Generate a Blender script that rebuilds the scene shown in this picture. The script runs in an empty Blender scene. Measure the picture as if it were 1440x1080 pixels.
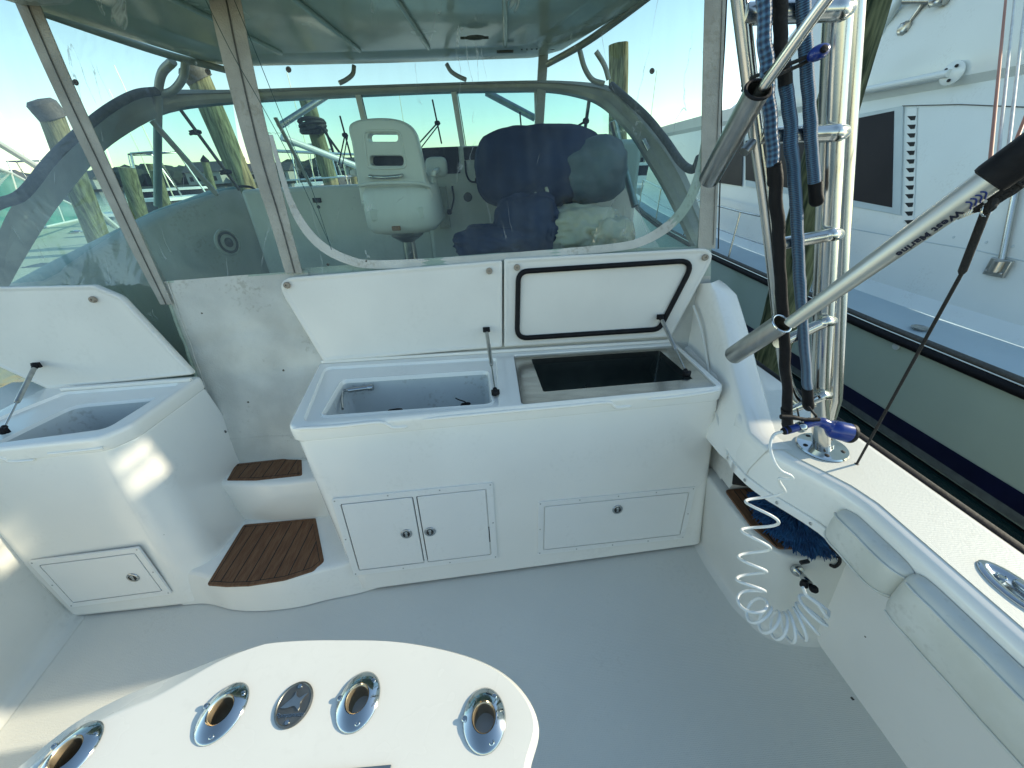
import bpy, bmesh, math, random
from mathutils import Vector, Matrix, noise
random.seed(7)
SC = bpy.context.scene
COL = SC.collection
V = Vector
# ------------------------------------------------------------------ camera
F, PITCH, ROLL, YAW = 541.0, math.radians(29.65), math.radians(2.5), math.radians(2.0)
CAM = V((0, 0, 1.75))
cd = V((math.sin(YAW)*math.cos(PITCH), math.cos(YAW)*math.cos(PITCH), -math.sin(PITCH)))
r0 = V((math.cos(YAW), -math.sin(YAW), 0)); u0 = r0.cross(cd)
cr = math.cos(ROLL)*r0 - math.sin(ROLL)*u0
cu = math.sin(ROLL)*r0 + math.cos(ROLL)*u0
camd = bpy.data.cameras.new('camera'); cam = bpy.data.objects.new('camera', camd); COL.objects.link(cam)
camd.sensor_width = 36; camd.lens = 36*F/1440; camd.clip_start = 0.02; camd.clip_end = 3000
m3 = Matrix((cr, cu, -cd)).transposed()
cam.matrix_world = Matrix.Translation(CAM) @ m3.to_4x4()
SC.camera = cam
# measuring helpers: real positions read off sight lines on planes of known depth
def ray(x, y): return cd + (x-720)/F*cr - (y-540)/F*cu
def Zp(x, y, z): v = ray(x, y); return CAM + v*((z-CAM.z)/v.z)
def Yp(x, y, yy): v = ray(x, y); return CAM + v*((yy-CAM.y)/v.y)
def Xp(x, y, xx): v = ray(x, y); return CAM + v*((xx-CAM.x)/v.x)
def Dp(x, y, d): return CAM + ray(x, y)*d
def Pp(x, y, p, n): v = ray(x, y); return CAM + v*((V(p)-CAM).dot(n)/v.dot(n))
# ------------------------------------------------------------------ light
SUN_EL, SUN_AZ = math.radians(24), math.radians(83)      # azimuth clockwise from +Y
W = bpy.data.worlds.new('World'); SC.world = W; W.use_nodes = True
nt = W.node_tree; bg = nt.nodes['Background']
sk = nt.nodes.new('ShaderNodeTexSky'); sk.sky_type = 'NISHITA'; sk.sun_disc = False
sk.sun_elevation = SUN_EL; sk.sun_rotation = SUN_AZ; sk.air_density = 1.0; sk.dust_density = 0.15; sk.ozone_density = 2.5
wb = nt.nodes.new('ShaderNodeMix'); wb.data_type = 'RGBA'; wb.blend_type = 'MULTIPLY'; wb.inputs[0].default_value = 1; wb.inputs[7].default_value = (1.0, .945, .79, 1)
nt.links.new(sk.outputs[0], wb.inputs[6]); nt.links.new(wb.outputs[2], bg.inputs[0]); bg.inputs[1].default_value = 0.15
sd = bpy.data.lights.new('sun', 'SUN'); sd.energy = 2.5; sd.angle = math.radians(0.6); sd.color = (1, .90, .68)
so = bpy.data.objects.new('sun', sd); COL.objects.link(so)
sdir = V((math.sin(SUN_AZ)*math.cos(SUN_EL), math.cos(SUN_AZ)*math.cos(SUN_EL), math.sin(SUN_EL)))
so.rotation_euler = sdir.to_track_quat('Z', 'Y').to_euler(); so.location = (8, 2, 9)
SC.view_settings.view_transform = 'Standard'; SC.view_settings.look = 'None'
SC.view_settings.exposure = 1.15; SC.view_settings.gamma = 1
try:
    SC.cycles.transparent_max_bounces = 24; SC.cycles.max_bounces = 8; SC.cycles.caustics_reflective = False; SC.cycles.caustics_refractive = False
except Exception: pass
# ------------------------------------------------------------------ materials
def mat(name, col, rough=.4, metal=0, bump=0, bscale=30, var=0, vscale=3, coat=0, spec=.5, col2=None, detail=4, stretch=None, dirt=0, aniso=0):
    m = bpy.data.materials.new(name); m.use_nodes = True; n = m.node_tree; L = n.links
    p = n.nodes['Principled BSDF']
    p.inputs['Base Color'].default_value = (*col, 1); p.inputs['Roughness'].default_value = rough
    p.inputs['Metallic'].default_value = metal; p.inputs['Coat Weight'].default_value = coat; p.inputs['Coat Roughness'].default_value = .06
    p.inputs['Specular IOR Level'].default_value = spec
    tc = n.nodes.new('ShaderNodeTexCoord'); src = tc.outputs['Object']
    if stretch:
        mp = n.nodes.new('ShaderNodeMapping'); mp.inputs['Scale'].default_value = stretch; L.new(src, mp.inputs[0]); src = mp.outputs[0]
    cur = None
    if var or col2:
        t = n.nodes.new('ShaderNodeTexNoise'); t.inputs['Scale'].default_value = vscale; t.inputs['Detail'].default_value = detail
        L.new(src, t.inputs['Vector'])
        rp = n.nodes.new('ShaderNodeValToRGB'); e = rp.color_ramp.elements
        c2 = col2 or tuple(c*(1-var) for c in col)
        e[0].position = .35; e[0].color = (*c2, 1); e[1].position = .65; e[1].color = (*col, 1)
        L.new(t.outputs['Fac'], rp.inputs[0]); L.new(rp.outputs[0], p.inputs['Base Color']); cur = rp.outputs[0]
        mr = n.nodes.new('ShaderNodeMapRange'); mr.inputs['To Min'].default_value = min(1, rough*1.35); mr.inputs['To Max'].default_value = rough*.8
        L.new(t.outputs['Fac'], mr.inputs[0]); L.new(mr.outputs[0], p.inputs['Roughness'])
    if dirt:
        t = n.nodes.new('ShaderNodeTexNoise'); t.inputs['Scale'].default_value = 55; t.inputs['Detail'].default_value = 6; L.new(src, t.inputs['Vector'])
        t2 = n.nodes.new('ShaderNodeTexNoise'); t2.inputs['Scale'].default_value = 4; L.new(src, t2.inputs['Vector'])
        ml = n.nodes.new('ShaderNodeMath'); ml.operation = 'MULTIPLY'; L.new(t.outputs[0], ml.inputs[0]); L.new(t2.outputs[0], ml.inputs[1])
        rp2 = n.nodes.new('ShaderNodeValToRGB'); e = rp2.color_ramp.elements
        e[0].position = .33; e[0].color = (0, 0, 0, 1); e[1].position = .44; e[1].color = (dirt, dirt, dirt, 1)
        L.new(ml.outputs[0], rp2.inputs[0])
        mx = n.nodes.new('ShaderNodeMix'); mx.data_type = 'RGBA'; mx.inputs[7].default_value = (.30, .28, .22, 1)
        if cur: L.new(cur, mx.inputs[6])
        else: mx.inputs[6].default_value = (*col, 1)
        L.new(rp2.outputs[0], mx.inputs[0]); L.new(mx.outputs[2], p.inputs['Base Color'])
    if bump:
        t = n.nodes.new('ShaderNodeTexNoise'); t.inputs['Scale'].default_value = bscale; t.inputs['Detail'].default_value = 3
        L.new(src, t.inputs['Vector']); b = n.nodes.new('ShaderNodeBump'); b.inputs['Strength'].default_value = bump; b.inputs['Distance'].default_value = .01
        L.new(t.outputs['Fac'], b.inputs['Height']); L.new(b.outputs[0], p.inputs['Normal'])
    return m
def sheer_mat(name, tint, gloss=.05, scratch_glint=.0, haze=.0, white=(.8, .86, .84), bump=0):
    m = bpy.data.materials.new(name); m.use_nodes = True; n = m.node_tree; L = n.links; n.nodes.remove(n.nodes['Principled BSDF'])
    out = n.nodes['Material Output']
    tr = n.nodes.new('ShaderNodeBsdfTransparent'); tr.inputs[0].default_value = (*tint, 1)
    gl = n.nodes.new('ShaderNodeBsdfGlossy'); gl.inputs['Roughness'].default_value = .03; gl.inputs[0].default_value = (1, 1, 1, 1)
    lw = n.nodes.new('ShaderNodeFresnel'); lw.inputs[0].default_value = 1.45
    ml = n.nodes.new('ShaderNodeMath'); ml.operation = 'MULTIPLY_ADD'; ml.inputs[1].default_value = .07; ml.inputs[2].default_value = gloss
    L.new(lw.outputs[0], ml.inputs[0])
    mx = n.nodes.new('ShaderNodeMixShader'); L.new(ml.outputs[0], mx.inputs[0]); L.new(tr.outputs[0], mx.inputs[1]); L.new(gl.outputs[0], mx.inputs[2])
    last = mx.outputs[0]; tc = n.nodes.new('ShaderNodeTexCoord')
    if bump:
        t = n.nodes.new('ShaderNodeTexNoise'); t.inputs['Scale'].default_value = 3.5; t.inputs['Detail'].default_value = 3; t.inputs['Distortion'].default_value = 1.2
        L.new(tc.outputs['Object'], t.inputs['Vector'])
        b = n.nodes.new('ShaderNodeBump'); b.inputs['Strength'].default_value = bump; b.inputs['Distance'].default_value = .05
        L.new(t.outputs[0], b.inputs['Height']); L.new(b.outputs[0], gl.inputs['Normal']); L.new(b.outputs[0], lw.inputs['Normal'])
    if scratch_glint or haze:
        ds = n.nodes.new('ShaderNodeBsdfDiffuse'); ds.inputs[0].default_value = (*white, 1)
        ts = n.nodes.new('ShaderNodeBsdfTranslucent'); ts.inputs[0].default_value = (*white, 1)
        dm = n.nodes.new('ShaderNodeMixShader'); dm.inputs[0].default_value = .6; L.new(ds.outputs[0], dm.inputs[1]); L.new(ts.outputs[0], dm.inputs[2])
        # scratches and painted-in sun squiggles: white lines where a distorted wave crosses zero, broken up by noise; plus cloudy haze
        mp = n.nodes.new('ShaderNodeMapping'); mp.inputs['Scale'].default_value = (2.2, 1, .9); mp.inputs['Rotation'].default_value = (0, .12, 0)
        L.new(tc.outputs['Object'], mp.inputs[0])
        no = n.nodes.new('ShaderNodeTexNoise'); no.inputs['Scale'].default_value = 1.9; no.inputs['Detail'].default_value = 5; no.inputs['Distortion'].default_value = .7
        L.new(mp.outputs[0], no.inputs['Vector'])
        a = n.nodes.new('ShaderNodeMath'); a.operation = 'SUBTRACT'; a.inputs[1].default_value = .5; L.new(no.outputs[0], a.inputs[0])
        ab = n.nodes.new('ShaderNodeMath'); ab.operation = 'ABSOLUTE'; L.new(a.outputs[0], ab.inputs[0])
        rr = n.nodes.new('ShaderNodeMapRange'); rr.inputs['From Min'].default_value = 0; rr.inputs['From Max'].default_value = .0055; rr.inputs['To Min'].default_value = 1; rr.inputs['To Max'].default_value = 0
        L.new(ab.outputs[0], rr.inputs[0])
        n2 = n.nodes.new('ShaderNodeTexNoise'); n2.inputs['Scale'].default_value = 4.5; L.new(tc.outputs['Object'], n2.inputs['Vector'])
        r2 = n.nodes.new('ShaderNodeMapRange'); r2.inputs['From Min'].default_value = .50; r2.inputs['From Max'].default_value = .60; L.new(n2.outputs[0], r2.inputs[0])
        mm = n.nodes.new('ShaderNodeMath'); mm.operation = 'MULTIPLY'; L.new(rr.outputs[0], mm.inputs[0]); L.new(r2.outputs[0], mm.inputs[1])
        m2 = n.nodes.new('ShaderNodeMath'); m2.operation = 'MULTIPLY'; m2.inputs[1].default_value = scratch_glint; L.new(mm.outputs[0], m2.inputs[0])
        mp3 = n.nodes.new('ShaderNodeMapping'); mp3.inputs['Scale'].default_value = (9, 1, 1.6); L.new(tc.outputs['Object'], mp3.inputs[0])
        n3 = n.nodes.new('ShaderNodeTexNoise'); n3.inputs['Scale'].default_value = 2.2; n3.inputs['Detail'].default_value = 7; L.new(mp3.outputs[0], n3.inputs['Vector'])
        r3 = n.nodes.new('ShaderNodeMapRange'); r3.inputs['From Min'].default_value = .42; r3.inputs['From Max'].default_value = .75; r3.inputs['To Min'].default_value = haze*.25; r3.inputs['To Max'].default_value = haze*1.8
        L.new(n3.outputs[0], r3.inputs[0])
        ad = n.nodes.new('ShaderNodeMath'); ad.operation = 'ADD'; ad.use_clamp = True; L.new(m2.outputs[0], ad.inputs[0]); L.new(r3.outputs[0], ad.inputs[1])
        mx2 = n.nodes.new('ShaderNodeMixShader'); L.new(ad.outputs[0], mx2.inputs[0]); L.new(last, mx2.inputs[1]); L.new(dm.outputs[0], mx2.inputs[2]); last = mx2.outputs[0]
    L.new(last, out.inputs[0]); return m
def braid_mat(name, c1, c2, su=10, sv=160, strength=1.0):
    m = bpy.data.materials.new(name); m.use_nodes = True; n = m.node_tree; L = n.links; p = n.nodes['Principled BSDF']; p.inputs['Roughness'].default_value = .6
    p.inputs['Sheen Weight'].default_value = .3
    uv = n.nodes.new('ShaderNodeUVMap'); sx = n.nodes.new('ShaderNodeSeparateXYZ'); L.new(uv.outputs[0], sx.inputs[0])
    outs = []
    for sgn in (1, -1):
        a = n.nodes.new('ShaderNodeMath'); a.operation = 'MULTIPLY'; a.inputs[1].default_value = su*math.tau*sgn; L.new(sx.outputs[0], a.inputs[0])
        b = n.nodes.new('ShaderNodeMath'); b.operation = 'MULTIPLY_ADD'; b.inputs[1].default_value = sv*math.tau/2; L.new(sx.outputs[1], b.inputs[0]); L.new(a.outputs[0], b.inputs[2])
        s = n.nodes.new('ShaderNodeMath'); s.operation = 'SINE'; L.new(b.outputs[0], s.inputs[0]); outs.append(s.outputs[0])
    mu = n.nodes.new('ShaderNodeMath'); mu.operation = 'MULTIPLY'; L.new(outs[0], mu.inputs[0]); L.new(outs[1], mu.inputs[1])
    r = n.nodes.new('ShaderNodeMapRange'); r.inputs['From Min'].default_value = -.7; r.inputs['From Max'].default_value = .7; L.new(mu.outputs[0], r.inputs[0])
    mx = n.nodes.new('ShaderNodeMix'); mx.data_type = 'RGBA'; mx.inputs[6].default_value = (*c1, 1); mx.inputs[7].default_value = (*c2, 1)
    L.new(r.outputs[0], mx.inputs[0]); L.new(mx.outputs[2], p.inputs['Base Color'])
    bp = n.nodes.new('ShaderNodeBump'); bp.inputs['Strength'].default_value = strength; bp.inputs['Distance'].default_value = .003; L.new(r.outputs[0], bp.inputs['Height']); L.new(bp.outputs[0], p.inputs['Normal'])
    return m
def nonskid(name, col, rough=.55):
    m = mat(name, col, rough, var=.05, vscale=2, dirt=.10); n = m.node_tree; L = n.links; p = n.nodes['Principled BSDF']
    tc = n.nodes.new('ShaderNodeTexCoord'); v = n.nodes.new('ShaderNodeTexVoronoi'); v.inputs['Scale'].default_value = 190; v.inputs['Randomness'].default_value = .25
    L.new(tc.outputs['Object'], v.inputs['Vector']); b = n.nodes.new('ShaderNodeBump'); b.inputs['Strength'].default_value = .35; b.inputs['Distance'].default_value = .003
    L.new(v.outputs['Distance'], b.inputs['Height']); L.new(b.outputs[0], p.inputs['Normal']); return m
def add_specks(m, scale=9, size=.035, col=(.03, .03, .025)):
    n = m.node_tree; L = n.links; p = n.nodes['Principled BSDF']; tc = n.nodes.new('ShaderNodeTexCoord')
    v = n.nodes.new('ShaderNodeTexVoronoi'); v.inputs['Scale'].default_value = scale; L.new(tc.outputs['Object'], v.inputs['Vector'])
    nz_ = n.nodes.new('ShaderNodeTexNoise'); nz_.inputs['Scale'].default_value = 90; L.new(tc.outputs['Object'], nz_.inputs['Vector'])
    sz = n.nodes.new('ShaderNodeSeparateColor'); L.new(v.outputs['Color'], sz.inputs[0])
    pw = n.nodes.new('ShaderNodeMath'); pw.operation = 'POWER'; pw.inputs[1].default_value = 5; L.new(sz.outputs[0], pw.inputs[0])
    th_ = n.nodes.new('ShaderNodeMath'); th_.operation = 'MULTIPLY'; L.new(pw.outputs[0], th_.inputs[0]); L.new(nz_.outputs[0], th_.inputs[1])
    t2 = n.nodes.new('ShaderNodeMath'); t2.operation = 'MULTIPLY'; t2.inputs[1].default_value = size*3; L.new(th_.outputs[0], t2.inputs[0])
    lt = n.nodes.new('ShaderNodeMath'); lt.operation = 'LESS_THAN'; L.new(v.outputs['Distance'], lt.inputs[0]); L.new(t2.outputs[0], lt.inputs[1])
    mx = n.nodes.new('ShaderNodeMix'); mx.data_type = 'RGBA'; mx.inputs[7].default_value = (*col, 1)
    old = p.inputs['Base Color'].links[0].from_socket; L.new(old, mx.inputs[6]); L.new(lt.outputs[0], mx.inputs[0]); L.new(mx.outputs[2], p.inputs['Base Color'])
def piling_mat(name, dark, light):
    m = mat(name, light, .85, col2=dark, vscale=9, stretch=(4, 4, .5), bump=1.0, bscale=14, detail=12, spec=.2); return m

M = dict(
 gel=mat('white_gelcoat', (.84, .82, .76), .15, var=.05, vscale=2.5, coat=.5, bump=.02, bscale=3, dirt=.06),
 gelin=mat('lid_underside_gelcoat', (.76, .745, .69), .36, var=.07, vscale=3, bump=.05, bscale=25, dirt=.05),
 basin=mat('basin_gelcoat', (.60, .63, .62), .4, var=.08, vscale=6, dirt=.4),
 sole=nonskid('cockpit_sole_nonskid', (.68, .675, .62), .36),
 deckn=nonskid('gunwale_nonskid', (.72, .72, .65)),
 liner=mat('liner_gelcoat', (.70, .69, .63), .40, var=.08, vscale=3, dirt=.12),
 panel=mat('hatch_plastic', (.79, .785, .75), .28, var=.03, vscale=4, dirt=.1),
 gap=mat('dark_gap', (.02, .02, .02), .7, var=.2, vscale=20),
 teak=mat('faux_teak', (.19, .098, .05), .55, col2=(.14, .066, .034), vscale=14, stretch=(6, 1, 6), bump=.3, bscale=60, detail=8, spec=.25),
 caulk=mat('black_caulk', (.008, .008, .008), .6, var=.2),
 chrome=mat('polished_chrome', (.50, .52, .52), .09, 1, var=.08, vscale=10, bump=.03, bscale=12),
 brass=mat('worn_brass_insert', (.62, .52, .36), .3, .8, col2=(.45, .36, .24), vscale=15),
 steel=mat('stainless_sheet', (.56, .57, .56), .20, 1, col2=(.46, .47, .46), vscale=9, stretch=(1, 3, 1), bump=.04, bscale=40),
 alu=mat('bright_anodised_aluminium', (.64, .635, .59), .20, 1, var=.12, vscale=5, bump=.02),
 alud=mat('satin_aluminium', (.50, .50, .47), .3, 1, col2=(.38, .38, .36), vscale=30, stretch=(1, 1, .2), bump=.05, bscale=80),
 pole=mat('silver_painted_pole', (.52, .52, .48), .32, .55, var=.12, vscale=9),
 frame=mat('grey_windshield_frame', (.42, .42, .37), .35, .15, var=.2, vscale=5, dirt=.4),
 blackr=mat('black_rubber', (.007, .007, .009), .6, spec=.25, var=.3, vscale=30, bump=.15, bscale=90),
 blackg=mat('black_glass', (.006, .006, .014), .35, var=.2, spec=.2),
 ink=mat('navy_ink', (.01, .013, .035), .5, var=.2),
 nozzle=mat('blue_plastic', (.004, .028, .22), .28, var=.2, vscale=14, coat=.3),
 hose=mat('white_hose', (.74, .75, .72), .35, var=.06, vscale=12),
 canvas=mat('off_white_canvas', (.60, .60, .55), .75, var=.2, vscale=5, bump=.35, bscale=140, dirt=.5, spec=.2),
 strip=mat('beige_zipper_flap', (.44, .425, .37), .8, var=.22, vscale=9, bump=.4, bscale=160, dirt=.5, spec=.2),
 zip=mat('dark_zipper', (.10, .10, .09), .6, var=.3, vscale=50),
 bolster=mat('white_bolster_vinyl', (.66, .655, .60), .34, col2=(.56, .555, .49), vscale=7, detail=8, bump=.25, bscale=16, dirt=.3),
 top=mat('hardtop_underside', (.64, .69, .60), .24, col2=(.48, .54, .46), vscale=2.2, bump=.25, bscale=2.5, coat=.3),
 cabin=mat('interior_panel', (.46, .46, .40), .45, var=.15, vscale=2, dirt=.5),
 seat=mat('helm_seat_shell', (.76, .75, .70), .35, var=.06, vscale=4, dirt=.1),
 vinylw=mat('seat_cushion_vinyl', (.68, .68, .62), .45, var=.05, bump=.1, bscale=20),
 navy=mat('navy_canvas_cover', (.010, .026, .085), .7, col2=(.005, .013, .045), vscale=5, bump=1.0, bscale=5, spec=.3),
 greyc=mat('grey_canvas_cover', (.12, .16, .18), .6, col2=(.06, .09, .11), vscale=5, bump=.4, bscale=7),
 cloth=mat('cream_crumpled_vinyl', (.58, .55, .45), .35, col2=(.45, .43, .36), vscale=7, bump=.3, bscale=9),
 mop=mat('blue_mop_strands', (.012, .085, .21), .8, col2=(.006, .04, .12), vscale=40),
 pile=piling_mat('pale_weathered_piling', (.09, .095, .05), (.26, .27, .15)),  # pale olive-brown wood, mottled by noise
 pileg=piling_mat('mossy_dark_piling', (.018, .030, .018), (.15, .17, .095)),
 yhull=mat('pale_green_grey_hull_paint', (.46, .58, .50), .16, var=.07, vscale=1.2, coat=.4),
 yacht=mat('white_yacht_paint', (.76, .81, .79), .20, var=.06, vscale=1.4, coat=.2, dirt=.12, bump=.02, bscale=2),
 ydeck=nonskid('yacht_side_deck', (.52, .62, .66)),
 yacc=mat('yacht_trim', (.56, .64, .65), .35, var=.08),
 boot=mat('navy_boot_stripe', (.008, .010, .045), .3, var=.3, coat=.3),
 bottom=mat('black_bottom_paint', (.004, .005, .006), .9, var=.3, vscale=8, spec=.1),
 bootw=mat('grey_boot_line', (.14, .17, .17), .5, var=.3, vscale=12),
 tabletop=mat('cream_gelcoat', (.80, .785, .71), .25, var=.04, vscale=4, coat=.3, dirt=.05),
 steeld=mat('dark_stainless_liner', (.36, .39, .38), .28, 1, col2=(.24, .27, .26), vscale=6, bump=.05, bscale=6),
 bumper=mat('tan_rubber_bumper', (.32, .27, .21), .5, var=.2, vscale=20),
 cream=mat('cream_foredeck', (.62, .60, .45), .5, var=.1, vscale=8, bump=.3, bscale=90),
 white=mat('white_boat_paint', (.74, .75, .72), .3, var=.06, vscale=2),
 tealc=mat('green_tinted_windshield', (.05, .30, .24), .1, col2=(.03, .2, .17), vscale=2, coat=.5),
 copper=mat('copper_line', (.50, .20, .12), .5, var=.2),
 line=mat('pale_line', (.72, .74, .68), .5, var=.15, vscale=40),
 black=mat('black_cord', (.010, .010, .010), .7, var=.2, bump=.3, bscale=200),
 wood=mat('dock_planks', (.24, .22, .17), .8, col2=(.15, .135, .1), vscale=5, stretch=(1, 6, 1), bump=.4, bscale=14),
 roof=mat('grey_roof', (.10, .10, .10), .8, var=.3),
 wall=mat('pale_house_wall', (.45, .43, .38), .7, var=.15),
 rust=mat('rusty_pad', (.28, .14, .05), .7, var=.4, vscale=20),
 red=mat('red_lens', (.35, .03, .02), .3, var=.2),
 yellow=mat('yellow_rag', (.17, .13, .04), .8, var=.3),
 vinyl=sheer_mat('clear_vinyl', (.735, .835, .785), .03, scratch_glint=.75, haze=.035, bump=.2),
 glass=sheer_mat('tinted_windshield_glass', (.58, .80, .82), .03),
 braid=braid_mat('blue_diamond_braid', (.006, .025, .075), (.075, .19, .33), 4, 95),
 braid2=braid_mat('blue_ribbed_braid', (.006, .03, .09), (.10, .25, .42), 3, 260),
)
add_specks(M['sole'], 9, .05); add_specks(M['deckn'], 14, .03); add_specks(M['gel'], 7, .02, (.2, .19, .15)); add_specks(M['tabletop'], 16, .03, (.2, .18, .12)); add_specks(M['canvas'], 10, .04, (.12, .11, .08))
# ------------------------------------------------------------------ mesh builder
def rot_axes(t):
    t = t.normalized(); a = V((0, 0, 1)) if abs(t.z) < .9 else V((1, 0, 0))
    n = t.cross(a).normalized(); return n, t.cross(n).normalized()
def cr_spline(P, k=8, closed=False):
    P = [V(p) for p in P]; n = len(P); out = []
    rng = n if closed else n-1
    for i in range(rng):
        p0 = P[(i-1) % n] if closed or i > 0 else P[0]*2-P[1]
        p1 = P[i]; p2 = P[(i+1) % n]
        p3 = P[(i+2) % n] if closed or i+2 < n else P[-1]*2-P[-2]
        for j in range(k):
            t = j/k; out.append(.5*((2*p1)+(p2-p0)*t+(2*p0-5*p1+4*p2-p3)*t*t+(3*p1-p0-3*p2+p3)*t**3))
    if not closed: out.append(P[-1].copy())
    return out
def rpoly(pts, r, n=5):
    """2D polygon with rounded corners; r a number or list; returns n+1 points per corner"""
    out = []; N = len(pts); rs = r if isinstance(r, (list, tuple)) else [r]*N
    for i in range(N):
        p = V(pts[i][:2]); a = V(pts[i-1][:2])-p; b = V(pts[(i+1) % N][:2])-p
        la, lb = a.length, b.length; a.normalize(); b.normalize()
        ang = math.acos(max(-1, min(1, a.dot(b)))); rr = max(rs[i], 1e-4)
        d = min(rr/math.tan(ang/2), la*.48, lb*.48); 
        s, e = p+a*d, p+b*d
        for k in range(n+1):
            t = k/n; q = s*(1-t)**2+p*2*t*(1-t)+e*t*t; out.append((q.x, q.y))
    return out
def inset(pts, d):
    N = len(pts); area = sum(pts[i][0]*pts[(i+1) % N][1]-pts[(i+1) % N][0]*pts[i][1] for i in range(N)); s = 1 if area > 0 else -1
    out = []
    for i in range(N):
        p = V(pts[i][:2]); a = (p-V(pts[i-1][:2])); b = (V(pts[(i+1) % N][:2])-p)
        if a.length < 1e-9: a = b
        if b.length < 1e-9: b = a
        a.normalize(); b.normalize()
        na = V((-a.y, a.x))*s; nb = V((-b.y, b.x))*s; n = (na+nb)
        n = n/max(n.length_squared/2, .3) if n.length > 1e-6 else na
        q = p+n*d; out.append((q.x, q.y))
    return out
class MB:
    def __init__(s): s.v = []; s.f = []; s.m = []; s.uv = []; s.pc = []; s.hol = False
    def add(s, vs, fs, mi=0, uvs=None):
        o = len(s.v); s.v += [V(p) for p in vs]; s.pc.append((o, len(s.f)))
        for k, f in enumerate(fs):
            s.f.append([i+o for i in f]); s.m.append(mi); s.uv.append(uvs[k] if uvs else None)
        return s
    def tube(s, P, r, n=14, mi=0, caps=True, closed=False, flat=1.0):
        P = [V(p) for p in P]; L = len(P); rs = r if isinstance(r, (list, tuple)) else [r]*L
        T = [((P[(i+1) % L] if closed or i+1 < L else P[i])-(P[i-1] if closed or i > 0 else P[i])).normalized() for i in range(L)]
        a, b = rot_axes(T[0]); vs = []; fs = []; uvs = []; acc = [0]
        for i in range(L):
            if i: a = (a-T[i]*a.dot(T[i])); a = a.normalized() if a.length > 1e-6 else rot_axes(T[i])[0]; b = T[i].cross(a); acc.append(acc[-1]+(P[i]-P[i-1]).length)
            for k in range(n):
                t = math.tau*k/n; vs.append(P[i]+(a*math.cos(t)+b*math.sin(t)*flat)*rs[i])
        R = L if closed else L-1
        for i in range(R):
            j = (i+1) % L
            for k in range(n):
                k2 = (k+1) % n; fs.append((i*n+k, i*n+k2, j*n+k2, j*n+k))
                uvs.append(((k/n, acc[i]), ((k+1)/n, acc[i]), ((k+1)/n, acc[j]), (k/n, acc[j])))
        if caps and not closed:
            fs.append(tuple(range(n))[::-1]); uvs.append(None); fs.append(tuple((L-1)*n+k for k in range(n))); uvs.append(None)
        return s.add(vs, fs, mi, uvs)
    def lathe(s, c, ax, prof, n=28, mi=0, caps=True):
        c = V(c); ax = V(ax).normalized(); a, b = rot_axes(ax); vs = []; fs = []
        for (r, h) in prof:
            for k in range(n):
                t = math.tau*k/n; vs.append(c+ax*h+(a*math.cos(t)+b*math.sin(t))*r)
        for i in range(len(prof)-1):
            for k in range(n): k2 = (k+1) % n; fs.append((i*n+k, i*n+k2, (i+1)*n+k2, (i+1)*n+k))
        if caps: fs.append(tuple(range(n))[::-1]); fs.append(tuple((len(prof)-1)*n+k for k in range(n)))
        return s.add(vs, fs, mi)
    def loft(s, secs, mi=0, cap0=False, cap1=False, closed=True):
        n = len(secs[0]); vs = [p for q in secs for p in q]; fs = []
        for i in range(len(secs)-1):
            for k in range(n if closed else n-1): k2 = (k+1) % n; fs.append((i*n+k, i*n+k2, (i+1)*n+k2, (i+1)*n+k))
        if cap0: fs.append(tuple(range(n))[::-1])
        if cap1: fs.append(tuple((len(secs)-1)*n+k for k in range(n)))
        return s.add(vs, fs, mi)
    def box(s, lo, hi, mi=0):
        x0, y0, z0 = lo; x1, y1, z1 = hi
        return s.obox((x0, y0, z0), (x1-x0, 0, 0), (0, y1-y0, 0), (0, 0, z1-z0), mi)
    def obox(s, o, a, b, c, mi=0):
        o, a, b, c = V(o), V(a), V(b), V(c)
        vs = [o, o+a, o+a+b, o+b, o+c, o+a+c, o+a+b+c, o+b+c]
        fs = [(0, 3, 2, 1), (4, 5, 6, 7), (0, 1, 5, 4), (1, 2, 6, 5), (2, 3, 7, 6), (3, 0, 4, 7)]
        if a.cross(b).dot(c) < 0: fs = [f[::-1] for f in fs]
        return s.add(vs, fs, mi)
    def prism(s, poly, vec, mi=0):
        poly = [V(p) for p in poly]; n = len(poly); vec = V(vec)
        vs = poly+[p+vec for p in poly]; fs = [tuple(range(n))[::-1], tuple(range(n, 2*n))]
        for k in range(n): k2 = (k+1) % n; fs.append((k, k2, n+k2, n+k))
        return s.add(vs, fs, mi)
    def grid(s, rows, mi=0):
        n = len(rows[0]); vs = [p for q in rows for p in q]; fs = []
        for i in range(len(rows)-1):
            for k in range(n-1): fs.append((i*n+k, i*n+k+1, (i+1)*n+k+1, (i+1)*n+k))
        return s.add(vs, fs, mi)
    def holed(s, loops, mi=0):
        s.hol = True
        """flat face with holes; loops are lists of 3D points on one plane"""
        bm = bmesh.new(); es = []
        for lp in loops:
            vv = [bm.verts.new(p) for p in lp]
            es += [bm.edges.new((vv[i], vv[(i+1) % len(vv)])) for i in range(len(vv))]
        bmesh.ops.triangle_fill(bm, use_beauty=True, use_dissolve=False, edges=es)
        bm.verts.index_update(); vs = [v.co.copy() for v in bm.verts]; fs = [tuple(v.index for v in f.verts) for f in bm.faces]; bm.free()
        return s.add(vs, fs, mi)
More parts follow.
